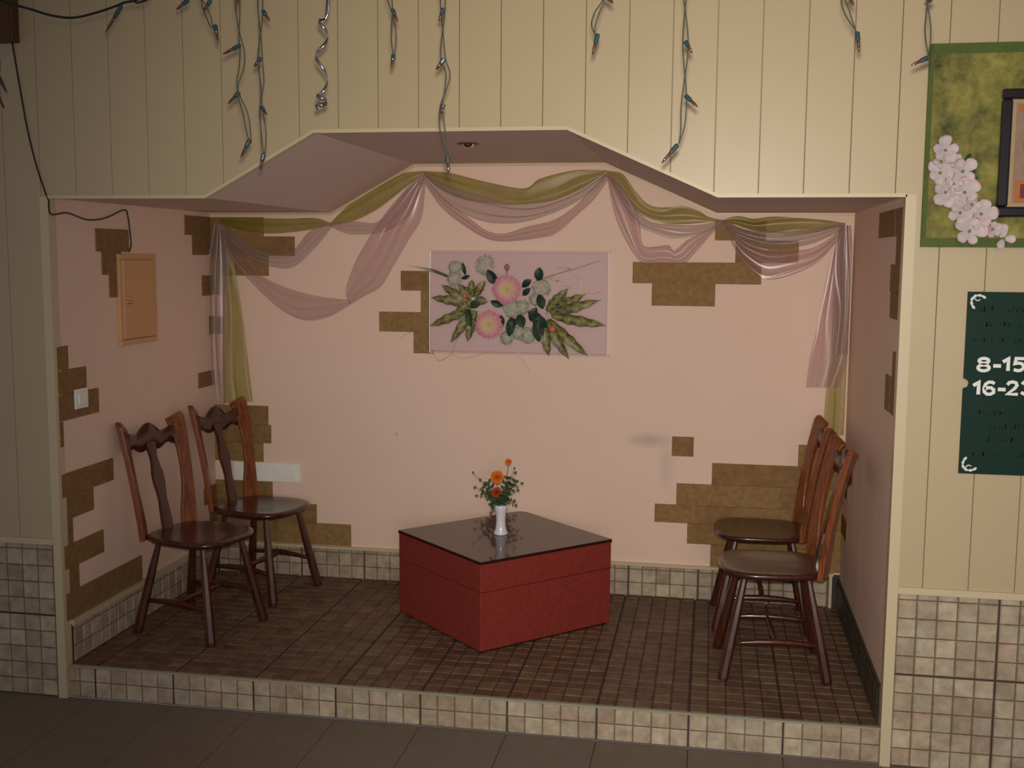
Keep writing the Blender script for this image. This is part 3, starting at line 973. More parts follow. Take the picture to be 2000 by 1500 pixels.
# ------------------------------------------------------------------ drapes
def swag(parent, up_px, lo_px, m, off, folds=3.0, amp=0.010, bulge=0.03, fold_over=0.55, name='swag', cols=56, rowsn=40, ends=1, seed=0, x_wall=None):
    U = smooth_path([un(x, y, 1, D - off) for x, y in up_px], cols)
    L = smooth_path([un(x, y, 1, D - off) for x, y in lo_px], cols)
    rnd = random.Random(seed)
    ph0 = rnd.uniform(0, 6)
    rows = []
    for j in range(rowsn):
        v = j / (rowsn - 1)
        row = []
        for i in range(cols):
            u = i / (cols - 1)
            taper = sin(pi * u) ** 0.5 if ends == 2 else 1
            k = 2 * pi * folds
            ph = ph0 + 1.1 * sin(u * 5 + seed) + 0.5 * sin(u * 11 + 2 * seed)
            edge = sin(pi * v) ** 0.35
            vv = v + fold_over / k * sin(k * v + ph) * edge * (1.2 + 0.5 * sin(4 * u + seed))
            vv = min(max(vv, 0), 1)
            p = U[i].lerp(L[i], vv)
            ph += 0.9 * sin(7 * v + 2.3 * seed + 3 * u)
            dep = amp * cos(k * v + ph) * edge + bulge * sin(pi * v) * taper
            w_ = (L[i] - U[i]).length
            dep *= min(1, w_ / 0.05)
            p.y -= dep
            p.y = min(p.y, D - 0.012)
            if x_wall: p.x = min(max(p.x, 0.012), W - 0.012)
            row.append(p)
        rows.append(row)
    mb = MB(); mb.grid(rows)
    return mb.build(name, m, parent, True)
gd = empty('gold_drape', (0, 0, 0))
tag(gd, 'sheer olive-gold cloth draped in swags along the top of the back wall', 'drape')
GS = [([(428, 427), (480, 426), (560, 427), (615, 426), (648, 436)], [(430, 434), (470, 449), (530, 456), (590, 451), (622, 445), (648, 440)]),
      ([(644, 437), (672, 408), (705, 386), (750, 358), (790, 338), (828, 334)], [(644, 441), (690, 432), (735, 410), (770, 384), (800, 360), (828, 341)]),
      ([(828, 334), (880, 338), (940, 353), (1022, 368), (1055, 349), (1120, 333), (1185, 332)], [(828, 342), (855, 366), (900, 388), (960, 398), (1010, 400), (1080, 392), (1140, 368), (1185, 342)]),
      ([(1185, 333), (1215, 339), (1236, 366), (1262, 396), (1288, 405), (1330, 402), (1365, 412), (1385, 424), (1412, 430)], [(1187, 343), (1207, 370), (1232, 404), (1262, 424), (1298, 436), (1335, 438), (1362, 436), (1388, 434), (1412, 436)]),
      ([(1412, 429), (1440, 422), (1472, 427), (1510, 423), (1560, 425), (1610, 429), (1650, 436)], [(1412, 436), (1440, 446), (1480, 456), (1530, 460), (1590, 454), (1625, 446), (1650, 442)])]
for i, (a, b) in enumerate(GS):
    swag(gd, a, b, M_goldcloth, 0.028, 1.6, 0.005, 0.008, 0.9, seed=i, ends=2)
swag(gd, [(430, 436), (432, 520), (436, 610), (434, 700), (436, 788)], [(437, 438), (458, 520), (474, 620), (484, 700), (494, 784)], M_goldtail, 0.028, 2.0, 0.008, 0.0, 1.0, 'tail', seed=9, x_wall=True)
swag(gd, [(1640, 440), (1632, 560), (1624, 660), (1616, 740), (1606, 850)], [(1652, 440), (1664, 560), (1664, 660), (1660, 740), (1653, 850)], M_goldtail, 0.028, 2.0, 0.006, 0.0, 1.0, 'tail', seed=10, x_wall=True)
pdp = empty('pink_drape', (0, 0, 0))
tag(pdp, 'sheer shiny pink and lilac cloth looped in deep swags over the gold cloth', 'drape')
PS = [([(428, 436), (462, 462), (505, 488), (545, 496), (575, 486), (598, 458), (620, 442), (648, 434)], [(426, 442), (455, 480), (500, 512), (552, 524), (578, 519), (600, 500), (628, 470), (649, 442)], M_lilac),
      ([(426, 440), (455, 480), (505, 534), (560, 562), (620, 578), (665, 584), (684, 587)], [(424, 446), (455, 508), (490, 550), (540, 598), (590, 625), (640, 620), (686, 594)], M_pinkcloth),
      ([(680, 590), (675, 566), (694, 512), (722, 462), (756, 412), (790, 374), (828, 342)], [(684, 595), (712, 578), (744, 560), (772, 514), (800, 466), (824, 424), (832, 348)], M_pinkcloth),
      ([(644, 436), (690, 432), (735, 434), (765, 404), (795, 366), (828, 338)], [(644, 442), (680, 457), (725, 457), (760, 450), (795, 425), (817, 385), (830, 346)], M_lilac),
      ([(828, 338), (862, 356), (910, 374), (960, 388), (1010, 398), (1060, 396), (1120, 375), (1160, 352), (1185, 334)], [(832, 352), (870, 396), (920, 424), (965, 436), (1020, 434), (1070, 420), (1120, 398), (1160, 370), (1187, 344)], M_lilac),
      ([(828, 346), (868, 388), (912, 422), (950, 450), (985, 456), (1030, 442), (1080, 430), (1120, 404), (1160, 364), (1185, 338)], [(832, 362), (862, 405), (905, 440), (955, 468), (1005, 471), (1060, 464), (1088, 456), (1130, 418), (1160, 390), (1189, 350)], M_pinkcloth),
      ([(1185, 336), (1212, 372), (1240, 405), (1270, 432), (1310, 438), (1350, 440), (1385, 436), (1412, 430)], [(1189, 350), (1212, 400), (1242, 438), (1280, 456), (1312, 466), (1350, 462), (1382, 452), (1414, 438)], M_lilac),
      ([(1185, 340), (1215, 366), (1238, 400), (1250, 440), (1258, 480), (1305, 478), (1316, 490), (1340, 470), (1375, 452), (1412, 430)], [(1187, 352), (1198, 410), (1218, 462), (1252, 512), (1290, 514), (1335, 514), (1352, 500), (1370, 480), (1392, 455), (1414, 438)], M_pinkcloth),
      ([(1412, 430), (1440, 440), (1480, 448), (1530, 452), (1590, 448), (1625, 440), (1650, 434)], [(1414, 438), (1440, 465), (1480, 480), (1530, 484), (1580, 478), (1620, 462), (1652, 444)], M_lilac),
      ([(1414, 432), (1438, 460), (1470, 478), (1520, 490), (1580, 486), (1620, 466), (1650, 438)], [(1414, 440), (1434, 485), (1462, 520), (1500, 546), (1560, 532), (1605, 505), (1654, 448)], M_pinkcloth)]
for i, (a, b, m) in enumerate(PS):
    swag(pdp, a, b, m, 0.045 + 0.004 * (i % 3), 2.4, 0.009, 0.022, 1.1, seed=20 + i, ends=2)
swag(pdp, [(418, 436), (404, 520), (402, 600), (404, 660), (418, 790)], [(436, 440), (448, 520), (444, 600), (442, 690), (440, 790)], M_lilac, 0.045, 3.0, 0.008, 0.0, 1.2, 'tail', seed=31, x_wall=True)
swag(pdp, [(1640, 440), (1616, 540), (1596, 640), (1582, 700), (1574, 757)], [(1660, 440), (1668, 540), (1668, 620), (1664, 680), (1640, 757)], M_pinkcloth, 0.045, 2.6, 0.008, 0.0, 1.1, 'tail', seed=32, x_wall=True)
swag(pdp, [(1636, 440), (1628, 520), (1626, 600), (1625, 692)], [(1662, 440), (1668, 520), (1668, 600), (1664, 692)], M_lilac, 0.056, 2.6, 0.008, 0.0, 1.1, 'tail', seed=33, x_wall=True)

# ------------------------------------------------------------------ floral wall picture
FX0, FX1, FZ0, FZ1 = 1.167, 2.066, 1.328, 1.840
fr = empty('flower_picture', ((FX0 + FX1) / 2, D, FZ0))
tag(fr, 'pink panel in clear frame with silk flowers and gilded leaves hung on the back wall', 'wall decoration')
o_ = fr.location.copy()
def F(px, py, off):
    return un(px, py, 1, D - off) - o_
def fbox(name, m, x0, x1, y0, y1, z0, z1, bevel=0):
    q = MB(); q.box(x0 - o_.x, x1 - o_.x, y0 - o_.y, y1 - o_.y, z0 - o_.z, z1 - o_.z)
    return q.build(name, m, fr, bevel=bevel)
fbox('backing', M_back2, FX0 + 0.008, FX1 - 0.008, D - 0.012, D - 0.004, FZ0 + 0.012, FZ1 - 0.012)
fbox('frame_edge', M_edge2, FX0, FX0 + 0.007, D - 0.020, D - 0.0005, FZ0, FZ1)
fbox('frame_edge', M_edge2, FX1 - 0.007, FX1, D - 0.020, D - 0.0005, FZ0, FZ1)
fbox('frame_edge', M_back2, FX0, FX1, D - 0.018, D - 0.0005, FZ1 - 0.010, FZ1)
fbox('frame_edge', M_back2, FX0, FX1, D - 0.018, D - 0.0005, FZ0, FZ0 + 0.008)
fbox('pane', M_glass, FX0 + 0.007, FX1 - 0.007, D - 0.0165, D - 0.0145, FZ0 + 0.008, FZ1 - 0.010)
for (cx_, cy_, r) in ((990, 565, 30), (955, 634, 29)):
    c = F(cx_, cy_, 0.045); R_ = r / 395
    mb = MB()
    a_, b_ = Vector((1, 0, 0)), Vector((0, 0, 1)); f_ = Vector((0, -1, 0))
    for l, (n_, r0_, r1_, col_) in enumerate(((16, .25, 1.0, (0.60, 0.22, 0.29)), (15, .2, 0.9, (0.63, 0.26, 0.32)), (13, .15, 0.75, (0.66, 0.34, 0.33)), (11, .1, 0.58, (0.68, 0.42, 0.34)), (9, .05, 0.40, (0.66, 0.50, 0.28)), (7, 0, 0.24, (0.60, 0.50, 0.20)))):
        for i in range(n_):
            ph = 2 * pi * (i + 0.37 * l) / n_
            d = a_ * cos(ph) + b_ * sin(ph)
            leaf_mesh(mb, c + d * R_ * r0_ + f_ * 0.006 * l, c + d * R_ * r1_ * random.uniform(.94, 1.03) + f_ * (0.006 * l + 0.006), R_ * 0.22 * (1.25 - l * .12), f_, 0.12, 4, 0, col_)
    o = mb.build('flower', M_petal, fr); o['label'] = 'pink silk flower with yellowish centre'
def gleaf(bx_, by_, tips, m, wd, off, lobes=1):
    for (tx, ty) in tips:
        a, b = F(bx_, by_, off), F(tx, ty, off + 0.012)
        mb = MB()
        leaf_mesh(mb, a.lerp(b, 0.12), b, wd / 395, Vector((random.uniform(-.25, .25), -1, random.uniform(-.25, .25))).normalized(), 0.10, 9, lobes, **(dict(col=(0.40, 0.37, 0.14), rim=(0.012, 0.018, 0.008)) if m is M_gleaf else {}))
        mb.tube([a, a.lerp(b, 0.13)], 0.0015, 4)
        mb.build('leaf', m, fr)
gleaf(1062, 614, [(1110, 563), (1142, 575), (1172, 586), (1184, 636), (1148, 695), (1112, 702), (1072, 696)], M_gleaf, 9.5, 0.030)
gleaf(932, 598, [(842, 581), (862, 556), (840, 637), (880, 670), (913, 668)], M_gleaf, 8.5, 0.028)
gleaf(925, 585, [(895, 555), (922, 546), (948, 548), (953, 590), (890, 610)], M_gleaf, 8, 0.036)
gleaf(915, 600, [(920, 640), (940, 590), (905, 612)], M_leaf, 8, 0.040)
for bx_, by_, tx, ty, wd in ((972, 558, 952, 526, 10), (1052, 553, 1054, 522, 9), (1018, 562, 1038, 546, 7), (1020, 578, 1036, 562, 6), (1052, 572, 1060, 604, 9), (1000, 615, 994, 658, 9), (1012, 612, 1022, 640, 10), (1028, 608, 1060, 622, 8),
                             (1050, 620, 1052, 668, 12), (1040, 612, 1062, 650, 9), (985, 598, 958, 588, 7), (982, 640, 978, 615, 6), (910, 540, 903, 512, 4), (900, 545, 918, 538, 4), (1005, 620, 1000, 640, 8), (1035, 630, 1048, 600, 9), (1066, 650, 1054, 615, 9)):
    gleaf(bx_, by_, [(tx, ty)], M_dleaf, wd, 0.034 + random.uniform(0, .01), 0)
for cx_, cy_, r in ((947, 518, 20), (889, 522, 13), (888, 545, 15), (1058, 562, 19), (1000, 603, 20), (1020, 600, 14), (1030, 655, 17), (990, 660, 13), (908, 628, 13), (1046, 585, 12), (1012, 650, 12)):
    c = F(cx_, cy_, 0.026); R_ = r / 395
    mb = MB()
    for i in range(70):
        d = Vector((random.gauss(0, 1), -abs(random.gauss(0, 1)), random.gauss(0, 1))).normalized()
        p = c + Vector((d.x * R_, d.y * R_ * 0.6, d.z * R_)) * random.uniform(0.75, 1)
        e1 = d.orthogonal().normalized(); e2 = d.cross(e1)
        for q in range(4):
            a = pi / 2 * q + i
            v_ = e1 * cos(a) + e2 * sin(a)
            leaf_mesh(mb, p, p + v_ * 0.010 + d * 0.002, 0.0055, d, 0.1, 2)
    mb.build('flower_cluster', M_hyd, fr)
c = F(990, 524, 0.04)
mb = MB(); mb.tube([c + Vector((0, 0, -0.014)), c, c + Vector((0, 0, 0.012)), c + Vector((0, 0, 0.022))], [0.004, 0.013, 0.012, 0.004], 8); mb.build('bud', mat('pink_bud', (0.42, 0.16, 0.13), 0.6), fr, True)
mb = MB(); mb.tube([F(990, 540, 0.03), F(990, 530, 0.04)], 0.002, 5); mb.build('stem', M_stem, fr)
for (x, y, r) in ((1079, 643, 7), (908, 578, 6)):
    mb = MB(); c = F(x, y, 0.055); R_ = r / 395
    mb.lathe([(0.0, -R_), (R_ * .7, -R_ * .7), (R_, 0), (R_ * .7, R_ * .7), (0, R_)], c, 12); o = mb.build('berry', mat('coral_berry', (0.66, 0.17, 0.09), 0.5), fr, True)
def ftube(name, pts, r, m, off=0.03, n=24):
    mb = MB(); mb.tube(smooth_path([F(x, y, off) for x, y in pts], n), r, 5); return mb.build(name, m, fr, True)
ftube('twig', [(1050, 548), (1085, 536), (1130, 523), (1172, 509)], [0.003 - 0.0018 * i / 23 for i in range(24)], M_twig)
ftube('twig', [(1000, 672), (1015, 695), (1034, 722)], [0.0026] * 24, mat('white_stick', (0.74, 0.70, 0.60), 0.5), 0.02)
ftube('twig', [(842, 634), (800, 650), (780, 662)], 0.0008, M_twig, 0.02)
for a, b in (((875, 541), (796, 518)), ((875, 539), (815, 520)), ((872, 537), (826, 522)), ((870, 540), (836, 528))):
    ftube('grass_blade', [a, ((a[0] + b[0]) / 2, (a[1] + b[1]) / 2 - 2), b], [0.003 - 0.0026 * i / 23 for i in range(24)], M_stem)
ftube('wire_curl', [(1075, 545), (1085, 536), (1090, 522), (1102, 524), (1112, 524), (1120, 535), (1132, 545), (1136, 560), (1145, 570), (1160, 574), (1170, 570), (1178, 578), (1172, 588)], 0.0010, M_gold, 0.05, 60)
ftube('wire_curl', [(1070, 543), (1082, 548), (1092, 548), (1100, 558), (1112, 560), (1122, 572), (1138, 578), (1150, 588), (1160, 600)], 0.0010, M_gold, 0.05, 40)
ftube('wire_curl', [(893, 662), (888, 675), (882, 690), (870, 700), (858, 704), (850, 697), (845, 690)], 0.0010, M_gold, 0.05, 40)
ftube('wire_curl', [(880, 690), (900, 700), (930, 695), (960, 685)], 0.0007, M_twig, 0.02, 30)
for (x, y) in ((1111, 525), (1089, 549), (1143, 575), (1124, 580)):
    mb = MB(); c = F(x, y, 0.053); mb.lathe([(0, -.004), (.0035, -.0025), (.0045, 0), (.0035, .0025), (0, .004)], c, 8); mb.build('bead', M_gold, fr, True)

# ------------------------------------------------------------------ right pillar: green painting, framed picture, sign
YP = YF
gp = empty('green_painting', (3.25, YP, 1.854))
tag(gp, 'green painted panel with raised pink-white blossoms on the right wall', 'painting')
GX0, GX1, GZ0, GZ1 = 3.246, 4.02, 1.856, 2.524
abox('canvas', M_green, gp, 0, GX1 - GX0, -0.020, -0.0005, 0.0, GZ1 - GZ0)
abox('painted_edge', M_gborder, gp, -0.001, GX1 - GX0 + .001, -0.0215, -0.0195, GZ1 - GZ0 - 0.032, GZ1 - GZ0 + .001)
abox('painted_edge', M_gborder, gp, -0.001, GX1 - GX0 + .001, -0.0215, -0.0195, -.001, 0.030)
abox('painted_edge', M_gborder, gp, -0.001, 0.014, -0.0213, -0.0195, 0.03, GZ1 - GZ0 - 0.032)
g0 = gp.location.copy()
def G(px, py, off=0.0):
    return un(px, py, 1, YP - 0.022 - off) - g0
def blossom(px, py, r, n=5, rot=0.0, off=0.004):
    c = G(px, py, off)
    mb = MB()
    for i in range(n):
        a = rot + 2 * pi * i / n + random.uniform(-.2, .2)
        d = Vector((cos(a), 0, sin(a))); s = Vector((-sin(a), 0, cos(a)))
        R_ = r / 545 * random.uniform(0.8, 1.15)
        rows, = [[]]
        pw = random.uniform(0.7, 0.95); lift = random.uniform(0.004, 0.022)
        prof_ = [(0.0, 0.06), (0.2, 0.24), (0.45, 0.42), (0.7, 0.48), (0.88, 0.36), (1.0, 0.10)]
        k0 = len(mb.v)
        for u, w_ in prof_:
            rows.append([c + d * R_ * u + s * R_ * w_ * t * pw + Vector((0, -1, 0)) * (lift * u + 0.008 * t * t * u + 0.001 * i) for t in (-1, -.5, 0, .5, 1)])
        mb.grid(rows)
        tipc = (0.50, 0.09, 0.20); base = (0.50, 0.44, 0.44)
        nf = (len(rows) - 1) * 4
        colr = [base, base, base, (0.58, 0.50, 0.51), (0.60, 0.50, 0.52), tipc if random.random() < 0.35 else (0.60, 0.46, 0.48)]
        mb.c[-nf:] = [((colr[j],) * 2 + (colr[j + 1],) * 2) for j in range(len(rows) - 1) for _ in range(4)]
    mb.build('blossom', M_petal, gp, True)
    mb = MB(); mb.lathe([(0, 0.010), (0.005, 0.008), (0.006, 0.003), (0.004, 0)], c + Vector((0, 0, 0)), 8, axis=Vector((0, -1, 0))); mb.build('blossom_centre', mat('dull_green_centre', (0.22, 0.22, 0.08), 0.6), gp, True)
for (x, y, r, rot) in ((1862, 312, 17, .6), (1838, 316, 15, 2.0), (1864, 360, 18, 1.4), (1862, 396, 17, 2.2), (1898, 400, 18, 1.1), (1900, 434, 17, .3), (1846, 294, 26, .3), (1836, 338, 24, 1.0), (1880, 335, 27, .7), (1846, 376, 27, .1), (1884, 376, 27, .5), (1875, 416, 25, .9), (1916, 418, 27, .2), (1893, 452, 30, 1.2), (1938, 448, 18, .4)):
    blossom(x, y, r, 5, rot, random.uniform(0.002, 0.012))
blossom(1960, 466, 24, 3, 0.5 + pi / 2, 0.004)
for (a, b) in (((1866, 318), (1874, 338)), ((1862, 350), (1878, 356)), ((1896, 300), (1884, 318)), ((1900, 330), (1910, 352)), ((1862, 400), (1868, 392))):
    mb = MB(); leaf_mesh(mb, G(*a, .002), G(*b, .006), 0.008, Vector((0, -1, 0)), 0.1, 5); mb.build('leaf', M_leaf, gp)
ic = empty('framed_picture', (3.480, YP - 0.022, 1.953))
tag(ic, 'small picture in a dark lacquered frame hung over the green painted panel', 'picture')
IW, IH = 0.31, 0.417
for b in ((0, IW, 0, 0.034), (0, IW, IH - 0.034, IH), (0, 0.034, 0.034, IH - 0.034), (IW - 0.034, IW, 0.034, IH - 0.034)):
    abox('frame', M_frame, ic, b[0], b[1], -0.026, -0.0005, b[2], b[3], bevel=0.007)
abox('mount', mat('beige_print', (0.42, 0.31, 0.16), 0.6, noise=(30, (0.36, 0.25, 0.14), .3)), ic, 0.03, IW - 0.03, -0.010, -0.001, 0.03, IH - 0.03)
pm_o = mat('orange_print', (0.42, 0.13, 0.02), 0.6); pm_d = mat('dark_print', (0.06, 0.035, 0.03), 0.6, noise=(40, (0.14, 0.09, 0.07), .2)); pm_m = mat('maroon_print', (0.14, 0.02, 0.03), 0.6)
pp = abox('print', mat('pale_brown_print', (0.32, 0.22, 0.15), 0.6, noise=(25, (0.24, 0.15, 0.10), .25)), ic, 0.048, IW - 0.048, -0.0112, -0.010, 0.045, IH - 0.045)
abox('printed_shape', pm_o, pp, 0.056, IW - 0.056, -0.0118, -0.0112, IH - 0.075, IH - 0.050)
abox('printed_shape', pm_o, pp, 0.056, 0.150, -0.0118, -0.0112, 0.048, 0.122)
abox('printed_shape', pm_m, pp, 0.072, 0.140, -0.0124, -0.0118, 0.062, 0.108)
abox('printed_shape', mat('yellow_print', (0.45, 0.28, 0.03), 0.6), pp, 0.090, 0.118, -0.0128, -0.0124, 0.074, 0.096)
for ex, ez, rx, rz, mm in ((0.10, 0.145, 0.020, 0.016, pm_m), (0.105, 0.28, 0.018, 0.045, pm_d), (0.085, 0.24, 0.010, 0.030, pm_d), (0.155, 0.21, 0.045, 0.07, pm_d)):
    q = MB(); q.prism([(ex + rx * cos(2 * pi * k / 18), -0.0112, ez + rz * sin(2 * pi * k / 18)) for k in range(18)], (0, -0.0006, 0)); q.build('printed_shape', mm, pp)

sg = empty('information_board', (3.412, YP, 1.079))
tag(sg, 'dark green board with white numbers and notched left edge on the right wall', 'sign')
SW, SHh = 0.60, 0.625
q = MB()
nz = 0.312; nr = 0.018
outl = [(0, 0), (SW, 0), (SW, nz - nr)] + [(SW - nr * cos(a), nz - nr * sin(a)) for a in (pi / 3 * .6, 0, -pi / 3 * .6)] + [(SW, nz + nr), (SW, SHh), (0, SHh), (0, nz + nr)] + [(nr * cos(a), nz + nr * sin(a)) for a in (pi / 3 * .6, 0, -pi / 3 * .6)] + [(0, nz - nr)]
q.prism([(x, -0.008, z) for x, z in outl], (0, 0.0075, 0))
q.build('board', M_sign, sg)
STROKES = {
    '8': [[(.36 + .25 * sin(t), .745 + .165 * cos(t)) for t in [i * pi / 10 for i in range(21)]], [(.36 + .29 * sin(t), .275 + .20 * cos(t)) for t in [i * pi / 10 for i in range(21)]]],
    '1': [[(.10, .66), (.38, .88), (.38, .07)]],
    '5': [[(.68, .90), (.22, .90), (.17, .55), (.34, .60), (.52, .56), (.62, .42), (.62, .26), (.50, .12), (.33, .08), (.12, .15)]],
    '6': [[(.64, .80), (.52, .90), (.34, .90), (.18, .76), (.11, .50), (.13, .24), (.27, .09), (.45, .09), (.61, .20), (.61, .40), (.46, .53), (.28, .52), (.15, .40)]],
    '2': [[(.12, .70), (.20, .86), (.38, .92), (.56, .85), (.61, .68), (.50, .47), (.14, .09), (.68, .09)]],
    '3': [[(.12, .76), (.24, .90), (.42, .91), (.58, .80), (.56, .62), (.38, .53), (.60, .42), (.63, .24), (.48, .10), (.28, .08), (.10, .20)]],
    '-': [[(.06, .40), (.46, .40)]]}
def numerals(body, px, base, top, pitch):
    for ch, x_px in zip(body, pitch):
        a, b = un(x_px, base, 1, YP - .009) - s0, un(x_px, top, 1, YP - .009) - s0
        h = b.z - a.z
        q = MB()
        for line in STROKES[ch]:
            wd_ = 0.105 * h * (1.15 if ch in '-1' else 1.0)
            pts_ = [Vector((a.x + x * h * 1.22, -0.0086, a.z + z * h)) for x, z in line]
            Lft, Rgt = [], []
            for i, p in enumerate(pts_):
                closed = (pts_[0] - pts_[-1]).length < 1e-4
                pa_ = pts_[i - 1] if i > 0 else (pts_[-2] if closed else p)
                pb2 = pts_[i + 1] if i < len(pts_) - 1 else (pts_[1] if closed else p)
                d1 = (p - pa_).normalized() if (p - pa_).length > 1e-6 else (pb2 - p).normalized()
                d2 = (pb2 - p).normalized() if (pb2 - p).length > 1e-6 else d1
                n1, n2 = Vector((-d1.z, 0, d1.x)), Vector((-d2.z, 0, d2.x))
                m_n = (n1 + n2).normalized()
                wv = wd_ / max(0.55, m_n.dot(n1))
                Lft.append(p + m_n * wv); Rgt.append(p - m_n * wv)
            f_ = Vector((0, -0.0012, 0))
            q.grid([[l, l + f_, r + f_, r] for l, r in zip(Lft, Rgt)], close=True)
        q.build('numeral', M_let, sg)
s0 = sg.location
numerals('8-15', 0, 726, 697, (1907, 1937, 1954, 1975))
numerals('16-23', 0, 772, 743, (1896, 1917, 1946, 1962, 1990))
# faint rows of dull red lettering, too dim in the photograph to read: short strokes
rs = random.Random(5)
for (px, py, hgt) in ((1896, 604, 9), (1926, 634, 9), (1902, 664, 10), (1912, 806, 8), (1908, 832, 8), (1930, 858, 8), (1900, 886, 8)):
    p = un(px, py, 1, YP - .009) - s0
    x = p.x
    q = MB()
    while x < SW - 0.05:
        w_ = rs.uniform(0.004, 0.010)
        q.box(x, x + w_ * .35, -0.0086, -0.008, p.z - 0.008, p.z + 0.008)
        if rs.random() < .6: q.box(x, x + w_, -0.0086, -0.008, p.z + rs.choice((-0.008, 0.005, -0.001)), p.z + rs.choice((-0.006, 0.008)) + .001)
        x += w_ + 0.004
        if rs.random() < .15: x += 0.014
    q.build('lettering', M_redl, sg)['kind'] = 'stuff'
for (cx_, cz_, sx_, sz_) in ((0.018, SHh - 0.018, 1, -1), (SW - 0.018, SHh - 0.018, -1, -1), (0.018, 0.018, 1, 1), (SW - 0.018, 0.018, -1, 1)):
    q = MB()
    P_ = [Vector((cx_ + sx_ * x, -0.0084, cz_ + sz_ * z)) for x, z in ((0.040, 0.004), (0.028, -0.004), (0.012, -0.006), (0.0, 0.0), (-0.006, 0.012), (-0.003, 0.028), (0.006, 0.040))]
    q.tube(smooth_path(P_, 22), [0.002 + 0.0035 * abs(sin(i * 0.9)) for i in range(22)], 6)
    P2 = [Vector((cx_ + sx_ * x, -0.0084, cz_ + sz_ * z)) for x, z in ((0.002, 0.002), (0.012, 0.012), (0.022, 0.008))]
    q.tube(smooth_path(P2, 8), 0.002, 5)
    q.build('corner_scroll', M_let, sg)

# ------------------------------------------------------------------ cable and box at top left
jb = empty('junction_box', (-0.29, YF, 2.612))
tag(jb, 'dark brown box fixed high on the panelled wall at the top left', 'junction box')
abox('body', M_boxb, jb, 0.0, 0.200, -0.05, -0.0005, 0, 0.17, bevel=0.004)
abox('lid', M_boxb, jb, 0.008, 0.192, -0.056, -0.050, 0.008, 0.162, bevel=0.003)
pts = [un(x, y, 1, YF - 0.004) for x, y in ((24, 84), (30, 120), (42, 190), (54, 255), (70, 320), (88, 375), (95, 392))]
pts += [Vector((0.010, -0.012, H - 0.062))] + [un(x, y, 0, 0.006) for x, y in ((132, 416), (170, 429), (205, 426), (243, 410), (250, 424), (254, 455), (256, 478), (252, 492))]
mb = MB(); mb.tube(smooth_path(pts, 110), 0.0030, 6)
tag(mb.build('power_cable', M_black, None, True), 'thin black cable hanging from the brown box round the corner down to the peach cabinet', 'cable')

# ------------------------------------------------------------------ icicle lights hanging from the ceiling
YS = -1.25
def bulb(root, a, b, base):
    a, b = Vector(a), Vector(b)
    d = b - a
    m1 = a + d * 0.45
    mb = MB(); mb.tube([a, a + d * 0.05, a.lerp(m1, 0.8), m1], [0.0035, 0.0058, 0.0058, 0.0046], 10)
    sk = mb.build('socket', M_sock, root, False)
    mb = MB(); mb.tube([m1, m1 + d * 0.1, m1 + d * 0.35, b - d * .02, b], [0.0040, 0.0040, 0.0036, 0.0012, 0.0004], 10)
    bl_ = mb.build('bulb', M_amber, sk, True)
STR = [([(388, -25), (396, 5), (408, 35), (414, 55)], [((412, 0), (397, 22)), ((420, 48), (427, 86))], 'short string of lights with two bulbs, left of the two long left strings'),
       ([(463, -20), (465, 30), (468, 70), (473, 100), (472, 130), (464, 165), (468, 190), (480, 225), (489, 280)], [((468, -14), (463, 12)), ((470, 88), (435, 106)), ((468, 180), (445, 203)), ((488, 272), (470, 308))], 'left one of the two long light strings over the left part of the alcove, kinked'),
       ([(508, -20), (509, 60), (508, 118), (512, 160), (510, 210), (515, 260), (516, 300)], [((513, 20), (527, 42)), ((510, 112), (496, 131)), ((510, 208), (522, 226)), ((515, 300), (508, 333))], 'straight long light string beside the silver curled ribbon, ending at the alcove edge'),
       ([(760, -20), (766, 25), (769, 60), (769, 108)], [((766, 18), (777, 43)), ((769, 106), (765, 133))], 'short light string between the silver ribbon and the longest middle string'),
       ([(865, -20), (865, 40), (865, 110), (875, 145), (869, 180), (862, 210), (865, 260), (874, 308)], [((867, 16), (857, 41)), ((868, 115), (851, 137)), ((866, 203), (861, 224)), ((874, 302), (876, 340))], 'longest light string hanging down the middle in front of the alcove ceiling'),
       ([(1182, -20), (1166, 25), (1159, 50), (1163, 70)], [((1184, -8), (1198, 7)), ((1168, 66), (1157, 108))], 'short light string right of the middle with one clear-tipped bulb'),
       ([(1338, -20), (1339, 80), (1338, 150), (1336, 200), (1333, 250), (1326, 280)], [((1338, 80), (1352, 104)), ((1338, 186), (1363, 209)), ((1324, 282), (1292, 319))], 'long light string on the right, bending left at its lower end'),
       ([(1646, -20), (1653, 20), (1665, 48), (1674, 66)], [((1655, -12), (1668, 11)), ((1674, 62), (1678, 102))], 'short light string between the long right string and the green painting'),
       ([(1812, -20), (1812, 40), (1813, 100), (1813, 118)], [((1820, -4), (1806, 10)), ((1813, 112), (1779, 128))], 'light string hanging beside the top left corner of the green painting'),
       ([(-12, 60), (-6, 110), (-4, 150)], [((-4, 148), (15, 184)), ((-10, 176), (10, 215))], 'light string cut by the left edge of the picture')]
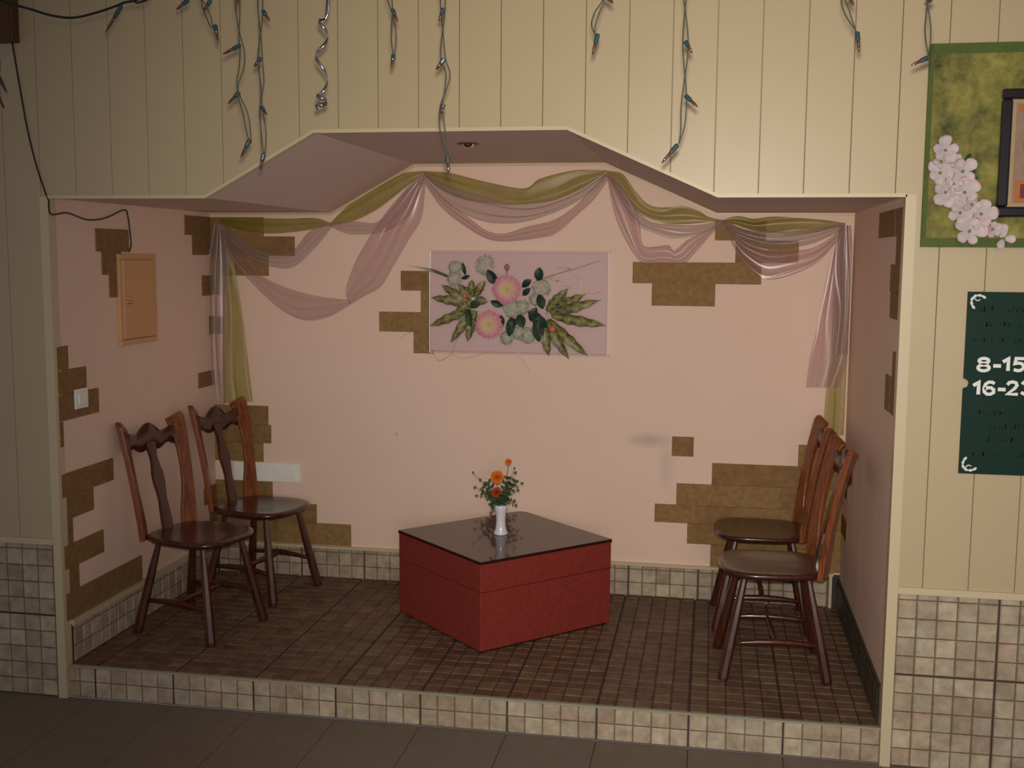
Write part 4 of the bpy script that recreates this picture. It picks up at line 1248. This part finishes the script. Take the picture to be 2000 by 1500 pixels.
for path, bulbs_, lb in STR:
    P3 = [un(x, y, 1, YS) for x, y in path]
    topx = P3[0].x
    P3 = [Vector((topx, YS, ROOMH - 0.012)), Vector((topx, YS, max(P3[0].z + 0.04, P3[0].z * .5 + ROOMH * .5))) ] + P3
    root = empty('icicle_light_string', (topx, YS, ROOMH - 0.001))
    tag(root, lb, 'string lights', 'icicle light strings hanging from the ceiling')
    o0 = root.location
    n = 90
    P = smooth_path(P3, n)
    for s in (0, pi):
        mb = MB()
        mb.tube([p - o0 + Vector((cos(s + i * 0.16), sin(s + i * 0.16), 0)) * 0.0062 for i, p in enumerate(P)], 0.0016, 5)
        mb.build('wire', M_wire, root, True)
    for a, b in bulbs_:
        pa, pb_ = un(*a, 1, YS), un(*b, 1, YS - random.uniform(0, .008))
        bulb(root, pa - o0, pb_ - o0, None)
# the lead cable the strings hang from, and its drooping left end
lead = empty('light_cable', (1.5, YS, ROOMH))
tag(lead, 'dark lead cable looping in at the top left corner and along the ceiling', 'cable')
l0 = lead.location
pp_ = [un(-40, -10, 1, YS), un(22, 8, 1, YS), un(60, 18, 1, YS), (un(95, 29, 1, YS)), un(138, 35, 1, YS), un(180, 27, 1, YS), un(240, 6, 1, YS), un(300, -30, 1, YS)]
pp_ += [Vector((pp_[-1].x + 0.12, YS, ROOMH - 0.02)), Vector((1.5, YS, ROOMH - 0.008)), Vector((3.4, YS, ROOMH - 0.008))]
mb = MB(); mb.tube([p - l0 for p in smooth_path(pp_, 120)], 0.0034, 6); mb.build('wire', M_black, lead, True)
mb = MB(); mb.tube([p - l0 for p in smooth_path([un(*q, 1, YS) for q in ((250, -30), (262, 3), (280, 2), (292, -6), (300, -40))], 30)], 0.0028, 6); mb.build('wire', M_black, lead, True)
for a, b in (((238, 10), (206, 64)), ((368, 0), (344, 19))):
    bulb(lead, un(*a, 1, YS) - l0, un(*b, 1, YS) - l0, None)
mb = MB(); mb.tube([p - l0 for p in smooth_path([un(*q, 1, YS) for q in ((384, -40), (376, -12), (368, 2))], 12)], 0.0013, 5); mb.build('wire', M_wire, lead, True)

# silver curling ribbon
rb = empty('curled_ribbon', (un(644, 0, 1, YS).x, YS, ROOMH - 0.001))
tag(rb, 'silver foil ribbon curled in a spiral, hanging between the light strings', 'ribbon')
r0_ = rb.location
ax = [un(x, y, 1, YS) for x, y in ((643, -30), (642, 0), (640, 28), (632, 48), (630, 90), (629, 130), (630, 165), (631, 185), (627, 200), (629, 212))]
ax = [Vector((ax[0].x, YS, ROOMH - 0.006))] + ax
A_ = smooth_path(ax, 260)
rows = []
ang = 0
for i, p in enumerate(A_):
    z_px = p.z
    t = i / 259
    zt = un(638, 40, 1, YS).z
    zb = un(629, 185, 1, YS).z
    if p.z > zt: rad, da = 0.0015, 0.02
    elif p.z > zb: rad, da = 0.0150 + 0.002 * sin(i * 0.13), 0.165 + 0.04 * sin(i * 0.05)
    else: rad, da = 0.0160, 0.55
    ang += da
    c = p + Vector((cos(ang), sin(ang), 0)) * rad - r0_
    wdv = 0.0050
    tilt = Vector((-sin(ang) * 0.3, cos(ang) * 0.3, 1)).normalized() if p.z <= zt else Vector((0.8, 0.1, 0.3)).normalized()
    rows.append([c - tilt * wdv, c + tilt * wdv])
mb = MB(); mb.grid(rows)
o = mb.build('ribbon', M_silver, rb, True)
sd = o.modifiers.new('thick', 'SOLIDIFY'); sd.thickness = 0.0004
